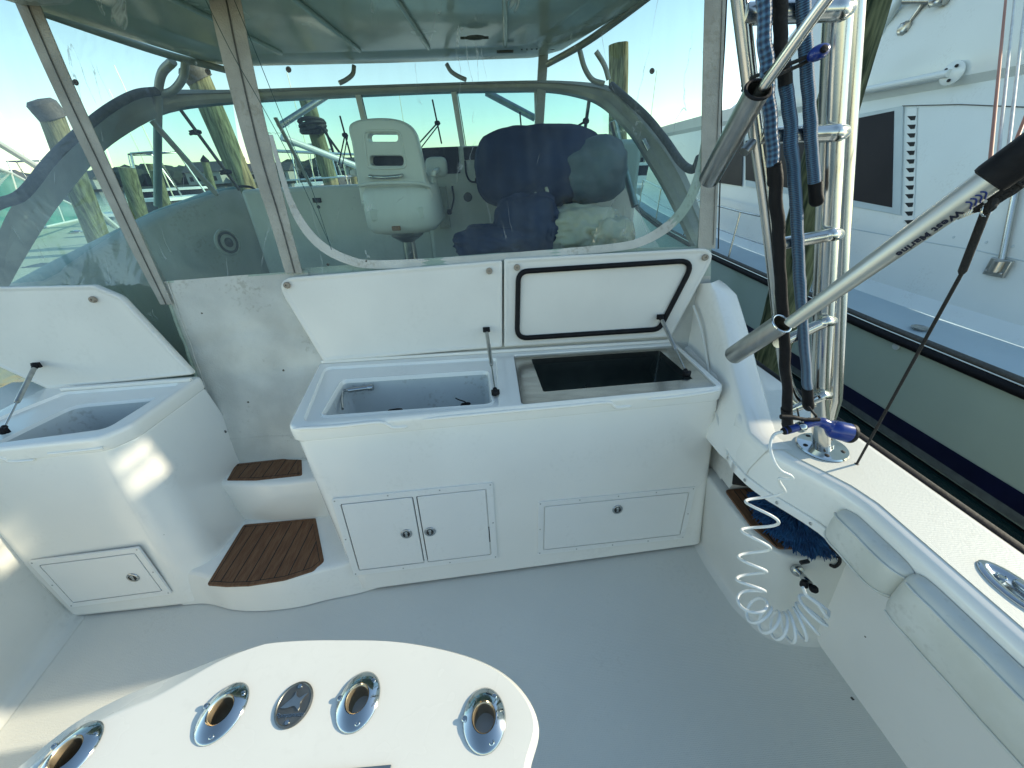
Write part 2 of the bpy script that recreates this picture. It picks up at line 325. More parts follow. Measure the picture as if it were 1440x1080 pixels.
    def blob(s, c, rad, axes=None, amp=.15, sc=3, seed=0, p=2.6, sub=4, mi=0, cut=None):
        bm = bmesh.new(); bmesh.ops.create_icosphere(bm, subdivisions=sub, radius=1)
        ax = axes or (V((1, 0, 0)), V((0, 1, 0)), V((0, 0, 1))); vs = []
        for v in bm.verts:
            d = v.co.normalized(); k = (abs(d.x)**p+abs(d.y)**p+abs(d.z)**p)**(-1/p); q = d*k
            nn = noise.fractal(d*sc+V((seed*7.1, seed*3.3, 1)), .9, 2.1, 4); rd = 1-abs(noise.noise(d*sc*1.4+V((seed, 5, seed))))*2
            q *= 1+amp*nn+amp*.5*rd
            w = V(c)+ax[0]*q.x*rad[0]+ax[1]*q.y*rad[1]+ax[2]*q.z*rad[2]
            if cut is not None and w.z < cut: w.z = cut+(w.z-cut)*.05
            vs.append(w)
        bm.verts.index_update(); fs = [tuple(v.index for v in f.verts) for f in bm.faces]; bm.free(); return s.add(vs, fs, mi)
ORG = {}
def finish(o, label=None, cat=None, group=None, kind=None):
    if label: o['label'] = label
    if cat: o['category'] = cat
    if group: o['group'] = group
    if kind: o['kind'] = kind
    return o
def build(mb, name, mats, parent=None, label=None, cat=None, group=None, kind=None, org=None, bevel=0, seg=2, smooth=40, solid=0, recalc=True):
    me = bpy.data.meshes.new(name); mats = mats if isinstance(mats, (list, tuple)) else [mats]
    o0 = ORG[parent.name] if parent else V(org if org is not None else (0, 0, 0))
    me.from_pydata([p-o0 for p in mb.v], [], mb.f)
    for m in mats: me.materials.append(M[m] if isinstance(m, str) else m)
    if any(u for u in mb.uv):
        ul = me.uv_layers.new(name='UVMap'); 
        for pl, u in zip(me.polygons, mb.uv):
            if u:
                for li, c in zip(pl.loop_indices, u): ul.data[li].uv = c
    me.polygons.foreach_set('material_index', mb.m)
    bm = bmesh.new(); bm.from_mesh(me); bmesh.ops.remove_doubles(bm, verts=bm.verts, dist=1e-5)
    if recalc: bmesh.ops.recalc_face_normals(bm, faces=bm.faces)
    bm.to_mesh(me); bm.free()
    me.polygons.foreach_set('use_smooth', [True]*len(me.polygons))
    if solid and smooth < 90: me.polygons.foreach_set('use_smooth', [False]*len(me.polygons))
    else: me.set_sharp_from_angle(angle=math.radians(smooth))
    me.update()
    o = bpy.data.objects.new(name, me); COL.objects.link(o)
    ORG[o.name] = o0
    if parent: o.parent = parent
    else: o.location = o0
    if solid:
        md = o.modifiers.new('solid', 'SOLIDIFY'); md.thickness = solid; md.offset = 0
    if mb.hol:
        md = o.modifiers.new('weighted', 'WEIGHTED_NORMAL'); md.keep_sharp = True; md.weight = 90
    if bevel:
        md = o.modifiers.new('bevel', 'BEVEL'); md.width = bevel; md.segments = seg; md.limit_method = 'ANGLE'; md.angle_limit = math.radians(35); md.harden_normals = False
    return finish(o, label, cat, group, kind)
def build_each(mb, name, mats, parent=None, **k):
    pc = mb.pc+[(len(mb.v), len(mb.f))]
    for (v0, f0), (v1, f1) in zip(pc, pc[1:]):
        q = MB(); q.add(mb.v[v0:v1], [[i-v0 for i in f] for f in mb.f[f0:f1]]); build(q, name, mats, parent, **k)
def thing(name, label, cat, loc=(0, 0, 0), group=None, kind=None):
    o = bpy.data.objects.new(name, None); COL.objects.link(o); o.location = loc; ORG[o.name] = V(loc); o.empty_display_size = .1
    return finish(o, label, cat, group, kind)
def dup(root, loc, rotz=0, label=None, scale=None):
    r = root.copy(); COL.objects.link(r); r.location = loc; r.rotation_euler = (0, 0, rotz)
    if scale: r.scale = scale
    if label: r['label'] = label
    for ch in root.children:
        c = ch.copy(); COL.objects.link(c); c.parent = r
        for g in ch.children: d = g.copy(); COL.objects.link(d); d.parent = c
    return r
def frame_at(o, n, up=(0, 0, 1)):
    """u,v,n frame on a surface"""
    n = V(n).normalized(); u = V(up).cross(n).normalized(); v = n.cross(u); return V(o), u, v, n
def text_mesh(txt, size, o, u, v, n, ext=.0008, spacing=1.0, shear=0, bold=0):
    cu_ = bpy.data.curves.new('t', 'FONT'); cu_.body = txt; cu_.size = size; cu_.extrude = ext; cu_.align_x = 'CENTER'; cu_.align_y = 'CENTER'; cu_.space_character = spacing; cu_.shear = shear; cu_.offset = bold; cu_.resolution_u = 3
    ob = bpy.data.objects.new('t', cu_); COL.objects.link(ob); dg = bpy.context.evaluated_depsgraph_get(); dg.update()
    me = bpy.data.meshes.new_from_object(ob.evaluated_get(dg)); mb = MB()
    mb.add([V(o)+V(u)*q.co.x+V(v)*q.co.y+V(n)*q.co.z for q in me.vertices], [tuple(p.vertices) for p in me.polygons])
    bpy.data.objects.remove(ob); bpy.data.meshes.remove(me); bpy.data.curves.remove(cu_); return mb
def to3(loop, z): return [V((x, y, z)) for x, y in loop]
#@@SETTING@@
SHADE_AFT = 1.5  # aft end of the added, unseen shade panels on the yacht
# ================================================================== water, far shore
wm = mat('harbour_water', (.012, .035, .032), .12, bump=.5, bscale=2.2, var=.3, vscale=1)
mb = MB(); mb.add([(-900, -60, -.5), (900, -60, -.5), (900, 1500, -.5), (-900, 1500, -.5)], [(0, 1, 2, 3)])
build(mb, 'water', wm, kind='structure')
# ================================================================== our boat: sole, liners
mb = MB(); mb.add([(-2.3, -2.2, 0), (1.6, -2.2, 0), (1.6, 2.0, 0), (-2.3, 2.0, 0)], [(0, 1, 2, 3)])
build(mb, 'cockpit_sole', 'sole', kind='structure')
# port liner wall, coved into the sole
rows = []
for y in (-2.2, -1, 0, .6, .85, 1.0, 1.15, 1.6, 2.2):
    x = -1.93-.12*min(1, max(0, (y-.4)/.8))
    rows.append([V((x+.05, y, .002)), V((x+.02, y, .008)), V((x, y, .03)), V((x-.012, y, .07)), V((x-.01, y, .3)), V((x+.0, y, .62)), V((x+.0, y, .9)), V((x-.3, y, .93))])
mb = MB(); mb.grid(rows); build(mb, 'port_liner', 'liner', kind='structure', recalc=False)
# bridge deck and the inner sides of the helm area
mb = MB(); mb.box((-2.2, 1.72, .38), (1.25, 3.5, .46)); build(mb, 'bridge_deck', 'cabin', kind='structure', bevel=.01)
# ---- starboard side: gunwale deck, coaming panel, outer hull
GZ = .9
gi = [(.97, -2.2), (.983, .2), (.983, .60), (.983, .70), (.966, .77), (.93, .84), (.890, .91), (.869, .98), (.862, 1.05), (.885, 1.15), (.93, 1.22), (.955, 1.3), (.96, 1.6), (.98, 3.6)]
go = [(1.235, -2.2), (1.232, .3), (1.225, .55), (1.22, .75), (1.215, .96), (1.21, 1.2), (1.20, 1.8), (1.12, 3.6)]
def gun_i(y):
    for (x0, y0), (x1, y1) in zip(gi, gi[1:]):
        if y0 <= y <= y1: return x0+(x1-x0)*(y-y0)/(y1-y0)
    return gi[-1][0]
side = thing('boat_side', 'white starboard side deck of the boat with sunlit non-skid top and black rub rail', 'side deck', (1.1, .7, .9))
ys = [-2.2, -1, -.3, .2, .5, .65, .70, .74, .77, .80, .84, .875, .91, .945, .98, 1.05, 1.15, 1.22, 1.3, 1.6, 2.2, 3.6]
def lerp_tab(tab, y):
    for (x0, y0), (x1, y1) in zip(tab, tab[1:]):
        if y0 <= y <= y1: return x0+(x1-x0)*(y-y0)/(y1-y0)
    return tab[-1][0]
sec = []
for y in ys:
    a, b = lerp_tab(gi, y), lerp_tab(go, y)
    low = .725
    sec.append([V((a-.004, y, low)), V((a-.006, y, GZ-.045)), V((a-.004, y, GZ-.018)), V((a+.004, y, GZ-.006)), V((a+.016, y, GZ)), V((b-.014, y, GZ)), V((b-.004, y, GZ-.004)), V((b, y, GZ-.014)), V((b+.01, y, GZ-.06)), V((b+.02, y, -.5))])
mb = MB(); mb.loft(sec, closed=False); build(mb, 'coaming_and_hull', 'gel', side, recalc=False, smooth=50)
mb = MB(); top = [V((lerp_tab(gi, y)+.034, y, GZ+.003)) for y in ys[:9]]
rows = [[V((lerp_tab(gi, y)+.036, y, GZ+.003)), V((lerp_tab(go, y)-.026, y, GZ+.003))] for y in ys[:19]]
mb.grid(rows); build(mb, 'nonskid_deck', 'deckn', side, recalc=False)
mb = MB(); P = [V((lerp_tab(go, y)+.034, y, GZ-.045)) for y in ys]; mb.tube(P, .030, n=14); build(mb, 'rub_rail', 'blackr', side)
mb = MB(); P = [V((lerp_tab(go, y)+.064, y, GZ-.045)) for y in ys]; mb.tube(P, .004, n=8); build(mb, 'rub_rail_strip', 'zip', side)
mb = MB()
for y0, y1 in ((.72, 1.3),):
    P = [V((lerp_tab(gi, y0+(y1-y0)*k/16)-.006, y0+(y1-y0)*k/16, .738)) for k in range(17)]
    for k in range(16): mb.obox(P[k]-V((.010, 0, .016)), P[k+1]-P[k], (.012, 0, 0), (0, 0, .032))
build(mb, 'coaming_flange', 'gel', side, bevel=.003)
mb = MB()
for y in (.78, .87, .98, 1.1, 1.2): mb.lathe((lerp_tab(gi, y)-.0165, y, .738), (-1, 0, 0), [(.006, 0), (.006, .001), (.004, .003), (.0, .003)], n=12)
build_each(mb, 'flange_screw', 'alud', side)
# inner hull wall under the coaming
mb = MB(); mb.grid([[V((1.325, y, 0)), V((1.30, y, .03)), V((1.315, y, .45)), V((1.17, y, .86)), V((1.1, y, .89))] for y in (-2.2, 0, .4, .7, .9, 1.3, 1.9)])
build(mb, 'starboard_liner', 'liner', kind='structure', recalc=False)
# ---- step locker box on the starboard side with teak step, cavity
sb = thing('side_step', 'white moulded side step with dark teak pad below the starboard coaming', 'step', (1.1, 1.0, 0))
o0 = [(.985, 1.36), (.985, 1.15), (1.005, .95), (1.06, .825), (1.18, .80), (1.40, .78), (1.40, 1.36)]
rr = [.02, .15, .12, .10, .12, .01, .01]
t0 = [(.935, 1.36), (.94, 1.12), (.955, .955), (1.01, .86), (1.14, .84), (1.40, .83), (1.40, 1.36)]
A, B = rpoly(o0, rr), rpoly(t0, rr)
def mix(a, b, t): return [(p[0]*(1-t)+q[0]*t, p[1]*(1-t)+q[1]*t) for p, q in zip(a, b)]
sec = [to3(inset(A, -.035), .0), to3(inset(A, -.012), .008), to3(A, .03), to3(mix(A, B, .5), .23), to3(B, .44), to3(inset(B, .004), .449), to3(inset(B, .014), .453)]
mb = MB(); mb.loft(sec, cap1=True); build(mb, 'step_body', 'liner', sb, smooth=50)
mb = MB(); tp = rpoly([(.965, 1.20), (.965, 1.0), (1.005, .895), (1.10, .885), (1.10, 1.20)], .02)
mb.prism(to3(tp, .454), (0, 0, .008)); build(mb, 'teak_pad', 'teak', sb, bevel=.002)
mb = MB()
for k in range(1, 5):
    x = .975+k*.026; mb.box((x, .90, .4622), (x+.0035, 1.19, .4632))
build(mb, 'caulk_lines', 'caulk', sb)
# upper pocket panel above step (cream), dark vent plate
mb = MB(); mb.add([(.985, 1.20, .47), (.985, 1.38, .47), (1.0, 1.38, .62), (1.0, 1.14, .66)], [(0, 1, 2, 3)])
mb.add([(1.0, 1.14, .66), (.985, 1.20, .47), (1.28, 1.20, .47), (1.28, 1.14, .7)], [(0, 1, 2, 3)])
build(mb, 'pocket_panel', 'liner', sb, solid=.006)
pa, pb, pc, pd = [Yp(x, y, 1.165) for x, y in ((1031, 664), (1066, 678), (1062, 685), (1029, 680))]
mb = MB(); mb.prism([pa, pb, pc, pd], (0, -.006, 0)); build(mb, 'vent_plate', 'gap', sb, bevel=.001)
mb = MB(); q = Yp(1131, 791, .80)
mb.obox(q+V((-.014, -.006, -.004)), (.028, 0, .006), (0, .012, 0), (0, 0, .008)); build(mb, 'small_vent', 'gap', sb)
# ---- blue mop head lying on the step
mh = MB(); rnd = random.Random(3)
mh.blob((1.125, 1.0, .485), (.115, .14, .035), amp=.2, sc=3, seed=2, sub=3, mi=0)
for k in range(1500):
    a = rnd.uniform(0, math.tau); r = math.sqrt(rnd.random()); p = V((1.125+.12*r*math.cos(a), 1.0+.155*r*math.sin(a), .485+.04*math.sqrt(max(0, 1-r*r))))
    if p.x > 1.3: continue
    d = V((math.cos(a)*.6+rnd.uniform(-.4, .4)-.2, math.sin(a)*.6+rnd.uniform(-.4, .4)-.4, .35*(1-r)+rnd.uniform(-.25, .2))).normalized()
    q1 = p+d*.02; q2 = q1+V((d.x, d.y, d.z-.7)).normalized()*.018
    if q2.z < .464 and q2.x > .97 and q2.y > .86: q2.z = .466
    mh.tube([p, q1, q2], [.0032, .0028, .001], n=4, caps=False)
build(mh, 'mop_head', 'mop', label='shaggy blue mop head lying on the teak side step', cat='mop', org=(1.1, 1.0, .46))
mb = MB(); P = cr_spline([Yp(1168, 770, .84), Yp(1178, 778, .835), Yp(1181, 790, .83), Yp(1174, 797, .83), Yp(1168, 795, .83)], 5); mb.tube(P, .0055, n=8)
P = cr_spline([Yp(1172, 783, .835), Yp(1181, 783, .83), Yp(1184, 776, .835), Yp(1178, 768, .84)], 5); mb.tube(P, .0035, n=8)
build(mb, 'cord_loop', 'black', label='short black cord loop hanging beside the blue mop head', cat='cord', org=Yp(1175, 785, .83))
# ---- bolsters
def bolster(name, path, hgt, label, group, endr=.05, top0=.862):
    t = thing(name, label, 'bolster', path[0], group)
    secs = []; N = len(path); prof = [(-.0, .0), (-.028, .004), (-.043, .018), (-.049, .04), (-.050, hgt*.5), (-.047, hgt-.03), (-.036, hgt-.008), (-.0, hgt)]
    prof = [(p[0], p[1]) for p in cr_spline([V((a, b, 0)) for a, b in prof], 3)]
    for i, p in enumerate(path):
        e = min(i, N-1-i)/(N-1)*2; L = (path[-1]-path[0]).length; dd = min((path[i]-path[0]).length, (path[i]-path[-1]).length)
        s = math.sqrt(max(0, 1-(1-min(1, dd/endr))**2)) if dd < endr else 1
        k = .12+.88*s
        secs.append([V((p.x+x*k-.001, p.y, top0-hgt/2+(hgt/2-z)*(.75+.25*s)+.003*math.sin(p.y*60)*abs(x)*8)) for x, z in prof])
    mb = MB(); mb.loft(secs, closed=False, cap0=True, cap1=True); build(mb, 'pad', 'bolster', t, smooth=60, recalc=True)
    mb = MB(); P = [s[6]+V((-.002, 0, .001)) for s in secs[2:-2]]; mb.tube(P, .0032, n=8)
    P = [s[-6]+V((-.002, 0, -.001)) for s in secs[2:-2]]; mb.tube(P, .003, n=8); build(mb, 'piping', 'bolster', t)
    return t
def pth(y0, y1, n=26):
    ys_ = [y0+(y1-y0)*(.5-.5*math.cos(math.pi*k/n)) for k in range(n+1)]
    return [V((gun_i(y)-.007, y, .8)) for y in ys_]
bolster('coaming_bolster', pth(.735, .525), .125, 'short forward off-white bolster on the starboard coaming, scuffed face', 'padded bolsters along the coaming')
bolster('coaming_bolster', pth(.53, -.9), .15, 'long aft off-white bolster on the starboard coaming, puckered front end', 'padded bolsters along the coaming', endr=.04, top0=.868)
# ---- quarter fin
sec = []
Cp = [(1012, 393), (1021, 399), (1035, 413), (1044, 442), (1052, 469), (1063, 513), (1079, 572), (1093, 612), (1118, 632)]
Bp = [(1000, 398), (1004, 409), (1009, 428), (1016, 452), (1021, 472), (1029, 519), (1043, 574), (1052, 608), (1079, 632)]
Ap = [(955, 400), (950, 412), (945, 440), (945, 470), (950, 500), (965, 545), (985, 600), (1014, 634), (1052, 661)]
for i, (a, b, c) in enumerate(zip(Ap, Bp, Cp)):
    pb_ = Xp(*b, (1.02, 1.02, 1.015, 1.01, 1.0, .975)[i]) if i < 6 else Zp(*b, (.912, .906, .903)[i-6]); pc_ = Xp(*c, (1.12, 1.13, 1.13, 1.13, 1.12, 1.10)[i]) if i < 6 else Zp(*c, (.908, .9045, .903)[i-6]); pa_ = Xp(*a, (.985, .985, .98, .975, .97, .95, .895, .861, .859)[i])
    m1 = pb_.lerp(pa_, .12); m2 = pb_.lerp(pc_, .12)
    m3_ = pc_.lerp(pb_, .06); out = pc_+V((.014, .0, -.02))
    sec.append([pa_-V((0, 0, .02)), pa_, m1, pb_.lerp(m1.lerp(m2, .5), .5), m2, m3_, pc_+V((.004, 0, -.005)), out, V((out.x+.01, out.y, .86))])
mb = MB(); mb.loft(sec, closed=False); 
build(mb, 'quarter_fin', 'gel', label='swept white fibreglass fin rising from the starboard side deck to the enclosure', cat='fin', org=(1.05, 1.3, .9), smooth=60, recalc=False)
mb = MB(); P = cr_spline([Xp(x, y, X_) for x, y, X_ in ((975, 430, .975), (985, 460, .972), (993, 500, .967), (1002, 560, .93), (1012, 600, .89), (1024, 640, .858))], 5); mb.tube(P, .006, n=8)
build(mb, 'moulded_seam', 'liner', label='thin moulded seam down the inner face beside the freezer box', cat='seam', org=Xp(1000, 540, .985))
# wall below fin behind the console's right side
mb = MB(); mb.grid([[V((.985, 1.27, -.01)), V((.99, 1.27, .5)), V((1.0, 1.27, .88))], [V((.985, 2.1, -.01)), V((.99, 2.1, .5)), V((1.0, 2.1, .88))]])
build(mb, 'inner_side', 'liner', kind='structure', recalc=False)
# gunwale fitting (chrome oval fairlead) at frame edge
t = thing('deck_fitting', 'oval polished deck fitting set into the side deck at the right edge', 'deck fitting', (1.13, .42, .9))
c = Zp(1432, 830, .905); ov = [(c.x+.040*math.cos(a), c.y+.075*math.sin(a)) for a in [math.tau*k/40 for k in range(40)]]
mb = MB(); mb.loft([to3(ov, .902), to3(inset(ov, .001), .906), to3(inset(ov, .006), .9095), to3(inset(ov, .015), .9095), to3(inset(ov, .02), .906)], cap1=True); build(mb, 'plate', 'chrome', t)
mb = MB()
for dx, dy, r in ((-.004, .03, .010), (.006, -.03, .010)):
    mb.lathe((c.x+dx, c.y+dy, .906), (0, 0, 1), [(r, 0), (r, .003), (r*.75, .005), (r*.6, .003), (0, .003)], n=20)
build_each(mb, 'bolt_head', 'chrome', t)
mb = MB(); mb.blob((c.x+.018, c.y, .908), (.014, .022, .006), amp=.02, sub=3); build(mb, 'cap', 'chrome', t)

# ================================================================== consoles
HZ = .93
def latch(parent, o, u, v, n, s=1.0):
    mb = MB(); a, b, c_ = u, v, n
    mb.lathe(o, n, [(.019*s, 0), (.0195*s, .002), (.0185*s, .0045), (.0155*s, .006), (.013*s, .005), (.0125*s, .002), (0, .002)], n=32)
    l = build(mb, 'latch', 'chrome', parent)
    mb = MB(); mb.lathe(o+n*.0022, n, [(.0115*s, 0), (.011*s, .0018), (0, .0018)], n=24); build(mb, 'latch_core', 'gap', parent)
    mb = MB(); mb.obox(o-u*.004*s-v*.010*s+n*.003, u*.008*s, v*.016*s, n*.0035); mb.lathe(o+v*.006*s+n*.003, n, [(.006*s, 0), (.0055*s, .004), (0, .0045)], n=16); build(mb, 'latch_pull', 'chrome', parent, bevel=.001)
def hatch(parent, corners_px, P0, N, doors, latches, nm='door_frame', screws=4, fr=.028):
    """flat framed hatch on plane (P0,N); corners px order TL,TR,BR,BL"""
    C4 = [Pp(x, y, P0, N) for x, y in corners_px]; u = (C4[1]-C4[0]+C4[2]-C4[3]).normalized(); n = V(N).normalized(); v = n.cross(u)
    if v.z < 0: v = -v
    o = (C4[0]+C4[1]+C4[2]+C4[3])/4
    q = [((p-o).dot(u), (p-o).dot(v)) for p in C4]; w = (q[1][0]+q[2][0]-q[0][0]-q[3][0])/4; h = (q[0][1]+q[1][1]-q[2][1]-q[3][1])/4
    T = lambda x, y, z=0: o+u*x+v*y+n*z
    out = rpoly([(-w, -h), (w, -h), (w, h), (-w, h)], .008)
    holes = []; nd = doors
    x0, x1 = -w+fr, w-fr; wd = (x1-x0-(nd-1)*.012)/nd
    for k in range(nd): a = x0+k*(wd+.012); holes.append(rpoly([(a, -h+fr), (a+wd, -h+fr), (a+wd, h-fr), (a, h-fr)], .010))
    mb = MB(); fz = .009
    mb.holed([[T(*p, fz) for p in out]]+[[T(*p, fz) for p in hh] for hh in holes])
    mb.loft([[T(*p, .0005) for p in out], [T(*p, fz-.0015) for p in out], [T(*p, fz) for p in inset(out, .0000)]])
    for hh in holes: mb.loft([[T(*p, fz) for p in hh], [T(*p, -.004) for p in hh]])
    f = build(mb, nm, 'panel', parent)
    mb = MB()
    for k in range(1, screws+1):
        for yy in (h-.010, -h+.010):
            xx = -w+.010+(2*w-.02)*(k-1)/(screws-1); mb.lathe(T(xx, yy, fz), n, [(.0035, 0), (.003, .0012), (0, .0015)], n=10)
    for yy in (0,): 
        for xx in (-w+.010, w-.010): mb.lathe(T(xx, yy, fz), n, [(.0035, 0), (.003, .0012), (0, .0015)], n=10)
    build_each(mb, 'frame_screw', 'alud', parent)
    mb = MB()
    for hh in holes: mb.add([T(*p, .0008) for p in hh], [tuple(range(len(hh)))])
    build(mb, 'door_gap', 'gap', parent)
    for k, hh in enumerate(holes):
        d_ = inset(hh, .0048); e_ = inset(hh, .0065)
        mb = MB(); mb.loft([[T(*p, .001) for p in d_], [T(*p, .0085) for p in d_], [T(*p, .010) for p in e_]], cap1=True)
        d = build(mb, 'door', 'panel', parent); ORG[d.name] = ORG[parent.name]
        lp = Pp(*latches[k], P0, N); lp = lp+n*(.010-(lp-o).dot(n)); latch(d, lp, u, v, n, 1.3)
def strut(parent, a, b, na=None):
    a, b = V(a), V(b); d = (b-a).normalized(); L = (b-a).length
    mb = MB(); mb.lathe(a, d, [(.0085, L*.04), (.009, L*.05), (.009, L*.58), (.0075, L*.6)], n=18); g = build(mb, 'gas_strut', 'alud', parent)
    mb = MB(); mb.lathe(a, d, [(.0035, L*.58), (.0035, L*.98)], n=12); build(mb, 'strut_rod', 'chrome', g)
    for p, s in ((a, 1), (b, -1)):
        mb = MB()
        mb.blob(p, (.014, .012, .014), amp=.03, sub=2); mb.lathe(p, d*s, [(.010, 0), (.0105, .01), (.009, .026)], n=14)
        mb.obox(p-V((.017, .002, .012)), (.034, 0, 0), (0, .012, 0), (0, 0, .024))
        build(mb, 'strut_socket', 'blackr', g, bevel=.002)
def lid(parent, pts, thick_n, hingefree, mats='gelin', label=None, rad=.06):
    """pts: 3D underside corners [bottomL,bottomR,topR,topL] on one plane; thickness along +n(back)"""
    o = pts[0]; u = (pts[1]-pts[0]).normalized(); n = V(thick_n).normalized(); v = n.cross(u)
    if v.z < 0: v = -v
    q = [((p-o).dot(u), (p-o).dot(v)) for p in pts]; IL_ = lambda d: rpoly(inset(q, d), [max(r_-d, .003) for r_ in rad], 6)
    T = lambda p, z: o+u*p[0]+v*p[1]+n*z
    secs = [[T(p, z_) for p in IL_(d_)] for d_, z_ in ((.024, .003), (.018, .003), (.013, 0), (.004, 0), (0, .003), (0, .024), (.006, .034), (.016, .040))]
    mb = MB(); mb.loft(secs, cap0=True, cap1=True); l = build(mb, 'lid', mats, parent, label, smooth=60); return l, o, u, v, n
# ---------- main console
FN0 = V((-.75, 1.14, 0))
bot = [(-.75, 1.14), (.985, 1.253), (.985, 1.83), (-.80, 1.80)]
topo = [(-.798, 1.218), (.913, 1.318), (.900, 1.79), (-.885, 1.77)]
con = thing('bait_console', 'long white bait preparation console with both lids raised and three small doors', 'console', (.08, 1.3, 0))
RB = [.09, .05, .02, .02]; RT = [.05, .045, .015, .015]
A, B = rpoly(bot, RB, 6), rpoly(topo, RT, 6)
H2 = HZ-.012
secs = [to3(inset(A, .012), .012), to3(inset(A, .0), .03), to3(mix(A, B, .3), .3*HZ), to3(mix(A, B, .6), .6*HZ), to3(mix(A, B, .93), HZ-.075), to3(inset(B, -.004), HZ-.068), to3(inset(B, -.012), HZ-.060), to3(inset(B, -.013), HZ-.02), to3(inset(B, -.009), HZ-.006), to3(inset(B, .001), HZ)]
mb = MB(); mb.loft(secs)
def quad_px(px, z, r, n=5): return rpoly([(Zp(x, y, z).x, Zp(x, y, z).y) for x, y in px], r, n)
# recesses on the top: sink side and freezer side
r1 = quad_px([(425, 593), (703, 572), (698, 502), (456, 516)], HZ, .035)
r2 = quad_px([(733, 569), (1009, 543), (948, 484), (722, 499)], HZ, .02)
mb.holed([to3(inset(B, .001), HZ), to3(r1, HZ), to3(r2, HZ)])
h1 = quad_px([(453, 586), (692, 569), (686, 523), (482, 536)], H2, .03)
mb.loft([to3(r1, HZ), to3(inset(r1, .003), HZ-.004), to3(inset(r1, .006), H2)])
mb.holed([to3(inset(r1, .006), H2), to3(inset(h1, -.012), H2)])
mb.loft([to3(inset(h1, -.012), H2), to3(inset(h1, -.010), H2+.006), to3(inset(h1, -.004), H2+.008), to3(inset(h1, 0), H2+.004), to3(inset(h1, .004), H2-.01)])
mb.loft([to3(r2, HZ), to3(inset(r2, .002), HZ-.004), to3(inset(r2, .004), HZ-.02)])
build(mb, 'cabinet', 'gel', con, smooth=50)
mb = MB(); mb.loft([to3(inset(h1, .004), H2-.01), to3(inset(h1, .008), H2-.2), to3(inset(h1, .02), H2-.24)], cap1=True); basin = build(mb, 'sink_basin', 'basin', con, smooth=50)
# faucet lying in the sink
fp = Pp(488, 552, (0, 1.71, 0), (0, 1, 0)); mb = MB()
a, b = Zp(521, 545, .89), Zp(490, 549, .89)
mb.tube([a, b], .011, n=14); mb.tube(cr_spline([b, b+V((-.025, 0, -.004)), Zp(481, 563, .88), Zp(482, 575, .87)], 6), .006, n=12); mb.lathe(a, (1, 0, 0), [(.014, -.01), (.016, 0), (.014, .012)], n=18)
build(mb, 'faucet', 'chrome', basin)
mb = MB(); mb.tube(cr_spline([Zp(648, 570, .86), Zp(655, 566, .875), Zp(645, 562, .88), Zp(641, 560, .9)], 5), .003, n=6); mb.blob(Zp(655, 568, .86), (.02, .008, .006), sub=2, amp=.2); build(mb, 'rubber_plug', 'blackr', basin); mb = MB(); mb.blob(Zp(556, 577, .86), (.03, .01, .006), sub=2, amp=.2); build(mb, 'drain_strap', 'blackr', basin)
# freezer
z2 = HZ-.006; hole = quad_px([(763, 549), (948, 534), (925, 491), (757, 504)], z2, .012)
hole = quad_px([(764, 551), (975, 533), (928, 493), (747, 505)], z2, .01)
mb = MB(); ro = inset(r2, .005); mb.holed([to3(ro, z2), to3(hole, z2)]); mb.loft([to3(ro, z2), to3(inset(ro, -.001), z2-.004)]); mb.loft([to3(hole, z2), to3(inset(hole, .001), z2-.03)])
lin = build(mb, 'freezer_rim', 'steel', con)
mb = MB(); mb.loft([to3(inset(hole, .0012), z2-.03), to3(inset(hole, .002), z2-.26)], cap1=True); build(mb, 'freezer_liner', 'steeld', lin)
# front rim bead with finger notches
def bead(parent, pxs, P0, N, r=.0065, off=.0, k=1):
    mb = MB(); P = [Pp(x, y, P0, N) for x, y in pxs]; P = cr_spline(P, 4) if k else P; mb.tube(P, r, n=10); return mb
Ntop = V((topo[1][1]-topo[0][1], -(topo[1][0]-topo[0][0]), 0)).normalized(); P0t = V((topo[0][0], topo[0][1], HZ))+Ntop*.013
mb = MB()
for px in ([(412, 603), (470, 600), (530, 594), (545, 597), (553, 601), (574, 600)], [(594, 590), (700, 580), (800, 571), (853, 566), (862, 570), (868, 573), (888, 571)], [(910, 562), (960, 557), (1012, 549)]):
    P = [Pp(x, y, P0t, Ntop) for x, y in px]; Q = cr_spline(P, 5); mb.tube(Q, [.002]+[.0075]*(len(Q)-2)+[.002], n=10)
build(mb, 'drip_lip', 'gel', con)
# front hatches
Nf = (V(( .985, 1.253, 0))-V((-.75, 1.14, 0))).cross(V((-.798, 1.218, HZ))-V((-.75, 1.14, 0))).normalized()
if Nf.y > 0: Nf = -Nf
P0f = V((-.75, 1.14, 0))+Nf*.001
hatch(con, [(465, 701), (692, 677), (700, 783), (500, 807)], P0f, Nf, 2, [(572, 748), (605, 745)], screws=4)
hatch(con, [(755, 706), (975, 682), (963, 756), (757, 777)], P0f, Nf, 1, [(867, 714)], screws=5, fr=.026)
# lids
th = math.radians(80); Ln = V((0, math.sin(th), -math.cos(th)))   # back side normal
LP = V((0, 1.752, HZ+.012)); 
def lidpts(px): return [Pp(x, y, LP, Ln) for x, y in px]
pts = lidpts([(455, 509), (706, 488), (706, 366), (384, 392)])
l1, o, u, v, n = lid(con, pts, Ln, 0, rad=[.01, .01, .01, .07])
pts2 = lidpts([(709, 488), (944, 474), (1011, 348), (709, 364)])
l2, *_ = lid(con, pts2, Ln, 0, rad=[.01, .01, .06, .01])
def stopper(px, par):
    p = Pp(*px, LP, Ln); mb = MB(); mb.lathe(p, -Ln, [(.015, 0), (.015, .006), (.013, .012), (.004, .012), (.004, .006), (0, .006)], n=20); build(mb, 'bumper', 'bumper', par)
for px in ((404, 401), (688, 381)): stopper(px, l1)
for px in ((727, 376), (991, 362)): stopper(px, l2)
